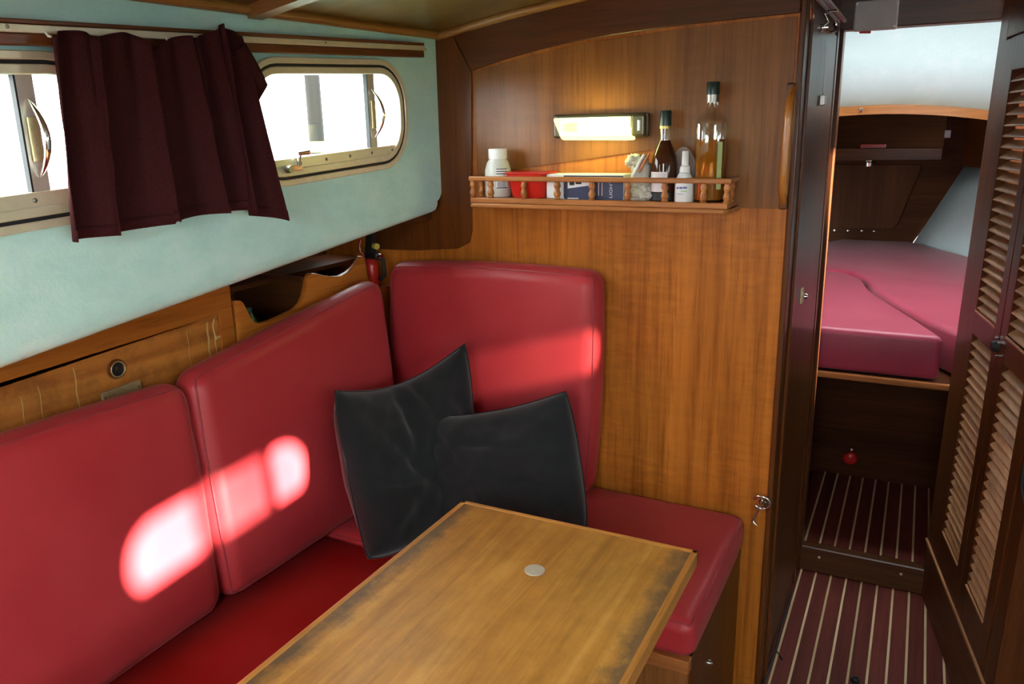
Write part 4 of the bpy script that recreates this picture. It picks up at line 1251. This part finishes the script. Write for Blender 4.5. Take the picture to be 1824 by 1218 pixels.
trk2 = thing('sliding_track', (XP + .02, 2.24, 1.775), 'white double track running under the passage ceiling', 'track')
for dx in (.006, .022):
    MB().hexa([(XP + dx + a, y, z) for a, y, z in ((0, 2.0, 1.768), (.009, 2.0, 1.768), (.009, 2.0, 1.776), (0, 2.0, 1.776), (0, 2.50, 1.768), (.009, 2.50, 1.768), (.009, 2.50, 1.776), (0, 2.50, 1.776))]).build('rail', 'whiteplastic', trk2, bevel=.001, seg=1)

pcd = thing('pull_cord', (XP + .012, 2.25, 1.55), 'pale cord with a dark square weight hanging in the passage', 'cord')
MB().tube([(XP + .010, 2.235, 1.70), (XP + .011, 2.245, 1.64), (XP + .012, 2.25, 1.572)], .0016, 6).build('cord', 'paper', pcd, smooth=60)
MB().box(XP + .006, XP + .020, 2.238, 2.264, 1.546, 1.572).build('weight', 'screw', pcd, bevel=.002)

dk = thing('door_bolt', (XP, 2.18, 1.06), 'small brass bolt on the passage door edge', 'bolt')
MB().box(XP + .004, XP + .009, 2.165, 2.195, 1.045, 1.085).build('plate', 'brass', dk, bevel=.001)
MB().lathe([(.006, 0), (.008, .008), (.004, .014)], (XP + .008, 2.18, 1.064), 10, axis='X').build('knob', 'chrome', dk, smooth=50)

eb = thing('junction_box', (-.163, YD - .03, 1.80), 'grey plastic box screwed to the beam above the doorway', 'box')
MB().box(-.222, -.108, YD - .052, YD - .0265, 1.756, 1.836).build('case', 'greybox', eb, bevel=.004)
for x, z in ((-.216, 1.829), (-.114, 1.829), (-.114, 1.763)):
    MB().lathe([(.003, 0), (.003, -.0015)], (x, YD - .0521, z), 8, axis='Y').build('screw', 'screw', eb)
MB().tube([(-.205, YD - .035, 1.756), (-.175, YD - .035, 1.754)], .005, 8).build('cable_gland', 'redpaint', eb, smooth=50)

# ------------------------------------------------------------------ louvred locker on the starboard side of the passage
LA = Vector((.142, 2.627, 0)); LU = Vector((.1717, -.9851, 0)); LN = Vector((-.9851, -.1717, 0))
def L(u, z, w):
    return LA + LU * (u + .057 * (z - .65)) + LN * w + Vector((0, 0, z))
lk = thing('louvred_locker', (.25, 2.3, 0), 'dark wooden hanging locker with louvred doors beside the passage', 'locker')
def lbox(u0, u1, z0, z1, w0, w1):
    return MB().hexa([L(u0, z0, w0), L(u1, z0, w0), L(u1, z1, w0), L(u0, z1, w0), L(u0, z0, w1), L(u1, z0, w1), L(u1, z1, w1), L(u0, z1, w1)])
lbox(-.030, .045, 0, 1.895, -.03, .004).build('corner_post', 'dark', lk, bevel=.003)
lbox(.675, .75, 0, 1.895, -.03, .004).build('corner_post', 'dark', lk, bevel=.003)
lbox(.045, .675, 0, .196, -.03, .004).build('plinth', 'darkY', lk, bevel=.002)
lbox(.045, .675, 1.706, 1.895, -.03, .004).build('head_board', 'darkY', lk, bevel=.002)
lbox(-.028, .74, .19, .2, .004, .010).build('plinth_bead', 'louvre', lk, bevel=.001, seg=1)
lbox(.045, .675, 0, 1.9, -.10, -.095).build('back_lining', 'bilge', lk)
p0 = L(.75, 0, .0); 
MB().box(p0.x, 1.203, p0.y - .02, p0.y, 0, 1.75).build('side_panel', 'dark', lk)
def louvre_door(u0, u1, st0, st1, first):
    mb = MB()
    def lb_(a, b, c, d): 
        mb.hexa([L(a, c, -.022), L(b, c, -.022), L(b, d, -.022), L(a, d, -.022), L(a, c, .006), L(b, c, .006), L(b, d, .006), L(a, d, .006)])
    lb_(u0, u0 + st0, .202, 1.70); lb_(u1 - st1, u1, .202, 1.70)
    for z0, z1 in ((.202, .315), (.935, 1.000), (1.620, 1.70)): lb_(u0 + st0, u1 - st1, z0, z1)
    d = mb.build('door', 'dark', lk, bevel=.002, seg=1)
    a, b = u0 + st0 - .004, u1 - st1 + .004
    for z0, z1 in ((.318, .930), (1.004, 1.616)):
        n_ = 23
        for i in range(n_):
            z = z0 + (z1 - z0) * (i + .5) / n_
            dz = .0085
            MB().hexa([L(a, z + dz - .0022, -.020), L(b, z + dz - .0022, -.020), L(b, z + dz + .0022, -.020), L(a, z + dz + .0022, -.020),
                       L(a, z - dz - .0022, .0045), L(b, z - dz - .0022, .0045), L(b, z - dz + .0022, .0045), L(a, z - dz + .0022, .0045)]).build('slat', 'louvre', d, bevel=.001, seg=1)
        # pale sill bead under each louvre field
        e = MB().hexa([L(a + .004, z0 - .006, .004), L(b - .004, z0 - .006, .004), L(b - .004, z0, .004), L(a + .004, z0, .004), L(a + .004, z0 - .006, .009), L(b - .004, z0 - .006, .009), L(b - .004, z0, .009), L(a + .004, z0, .009)])
        e.build('sill_bead', 'louvre', d, bevel=.001, seg=1)
    return d
da = louvre_door(.047, .388, .098, .045, True)
dbb = louvre_door(.392, .673, .052, .055, False)
c = L(.392, .965, .0065)
kn = MB()
for du, dz in ((-.008, .020), (.010, .012), (-.010, -.010), (.006, -.022)):
    p = L(.392 + du, .965 + dz, .006)
    kn.tube([p, p + LN * .007], .004, 8)
kn.build('latch_screws', 'chrome', da, smooth=50)
MB().tube([c, c + LN * .010, c + LN * .016], [.016, .014, .010], 12).build('turn_latch', 'rubber', da, smooth=50)

gj = thing('canvas_bag', (.262, 1.93, .70), 'black green canvas bag hanging at the right picture edge', 'bag')
def jk(u, v):
    a = 2 * math.pi * u
    z = .70 + .20 * v
    r = .030 * (1 - .35 * abs(2 * v - 1) ** 2.5) + .004 * math.sin(4 * a + 6 * v)
    return (.292 + r * 1.3 * math.cos(a), 1.875 + r * math.sin(a), z)
mj = MB().grid(jk, 24, 10, closeu=True)
mj.prism([[jk(i / 24, 0)[:2] for i in range(24)]], lambda x, y: (x, y, .70), lambda x, y: (x, y, .702))
mj.prism([[jk(i / 24, 1)[:2] for i in range(24)]], lambda x, y: (x, y, .898), lambda x, y: (x, y, .90))
mj.build('bag_body', 'darkgreen', gj, smooth=60)
MB().tube([(.292, 1.875, .895), (.295, 1.872, .96), (.31, 1.885, 1.02)], .005, 8).build('strap', 'darkgreen', gj, smooth=60)
MB().tube([(.33, 1.897, 1.02), (.31, 1.885, 1.02), (.306, 1.88, 1.03)], .004, 8).build('peg', 'chrome', gj, smooth=60)

# ------------------------------------------------------------------ fore cabin berth
br = thing('berth_platform', (0, 2.85, .66), 'wooden berth platform with a pale varnished front ledge', 'berth')
MB().prism([[(-.9, 2.80), (.95, 2.80), (.72, 3.4), (.30, 4.4), (.0, YF - .02), (-.40, YF - .02), (-.72, 4.4), (-.98, 3.4)]], lambda x, y: (x, y, .664), lambda x, y: (x, y, .684)).build('board', 'darkX', br)
MB().box(-.9, .95, 2.782, 2.800, .668, .688).build('front_ledge', 'shelfwood', br, bevel=.003)
def slab(name, poly, z0, z1, label):
    o = MB().prism([poly], lambda x, y: (x, y, z0), lambda x, y: (x, y, z1)).build(name, 'pink', None, bevel=.022, seg=4, smooth=50)
    tag(o, label, 'mattress', 'berth mattresses')
    return o
slab('berth_mattress', [(-.85, 2.806), (.113, 2.806), (.03, 3.05), (-.07, 3.32), (-.15, 3.56), (-.195, 3.80), (-.26, 3.92), (-.36, 3.97), (-.74, 3.97), (-.90, 3.4)], .690, .838, 'pink red berth mattress with a dark front edge above the ledge')
slab('berth_mattress', [(.160, 2.86), (.88, 2.86), (.76, 3.40), (.36, 4.40), (-.025, YF - .03), (-.40, YF - .03), (-.70, 4.40), (-.735, 3.985), (-.35, 3.985), (-.245, 3.93), (-.180, 3.81), (-.135, 3.56), (-.055, 3.33), (.05, 3.06)], .690, .842, 'pink red berth mattress filling the bow behind the diagonal seam')

fs_ = thing('bow_shelf', (-.2, YF, 1.30), 'dark red brown shelf across the bow under the deck beam', 'shelf')
MB().box(-.90, .082, YF - .10, YF - .085, 1.298, 1.364).build('front_board', 'frame', fs_, bevel=.003)
MB().box(-.90, .082, YF - .085, YF - .001, 1.298, 1.312).build('bottom_board', 'darkX', fs_, bevel=.002)
rbk = MB().box(-.335, -.205, YF - .08, YF - .01, 1.3125, 1.386).build('storage_box', 'redpaint', None, bevel=.003)
tag(rbk, 'dull red box lying on the dark bow shelf', 'box')
cl1 = thing('bow_light', (-.29, YF - .03, 1.28), 'small shiny reading light under the bow shelf', 'lamp')
MB().lathe([(.022, -.030), (.024, -.010), (.016, 0)], (-.285, YF - .03, 1.292), 12).build('reflector', 'chrome', cl1, smooth=40)
MB().box(-.300, -.270, YF - .05, YF - .015, 1.288, 1.2975).build('mount', 'chrome', cl1, bevel=.002)
cl2 = thing('white_switch', (.10, YF, 1.43), 'small white switch on the bulkhead beside the bow shelf', 'switch')
MB().box(.082, .112, YF - .020, YF - .001, 1.415, 1.455).build('plate', 'whiteplastic', cl2, bevel=.003)
MB().box(.090, .104, YF - .026, YF - .019, 1.425, 1.445).build('rocker', 'whiteplastic', cl2, bevel=.002)
st_ = thing('beam_stud', (-.27, YBEAM - .02, 1.556), 'small chrome stud on the pale curved deck beam', 'stud')
MB().lathe([(.009, 0), (.009, -.003), (.005, -.006)], (-.272, YBEAM - .0202, 1.558), 12, axis='Y').build('base', 'chrome', st_, smooth=50)
MB().lathe([(.005, -.005), (.009, -.011), (.006, -.017)], (-.272, YBEAM - .0202, 1.558), 12, axis='Y').build('knob', 'chrome', st_, smooth=50)
rv = thing('handwheel', (-.153, 3.32, .18), 'round red handwheel in the dark space under the berth', 'valve')
MB().lathe([(.012, -.006), (.026, -.02), (.028, -.03), (.024, -.038), (.010, -.042)], (-.153, 3.349, .178), 18, axis='Y').build('wheel', 'redpaint', rv, smooth=60)
MB().tube([(-.153, 3.345, .205), (-.150, 3.322, .215)], .005, 8).build('stem', 'chrome', rv, smooth=60)

fk = thing('floor_ring', (-.03, 2.12, 0), 'small black lifting ring set in the striped cabin sole', 'ring')
MB().lathe([(.013, 0), (.013, .003), (.009, .006), (.003, .007)], (-.030, 2.118, .0002), 16).build('boss', 'black', fk, smooth=40)
MB().tube([(-.030 + .009 * math.cos(a), 2.118 + .009 * math.sin(a), .0085) for a in [2 * math.pi * k / 14 for k in range(14)]], .0022, 6, closed=True).build('loop', 'black', fk, smooth=60)
cb = thing('loose_cable', (-.25, 2.3, 0), 'thin dark cable lying along the passage wall on the sole', 'cable')
MB().tube([(-.252, 2.50, .006), (-.251, 2.40, .005), (-.253, 2.28, .006), (-.250, 2.16, .005), (-.253, 2.06, .006), (-.254, 1.99, .006)], .0035, 6).build('sheath', 'rubber', cb, smooth=60)
MB().tube([(-.250, 2.16, .005), (-.238, 2.145, .004), (-.226, 2.125, .003)], .0018, 6).build('frayed_end', 'rubber', cb, smooth=60)
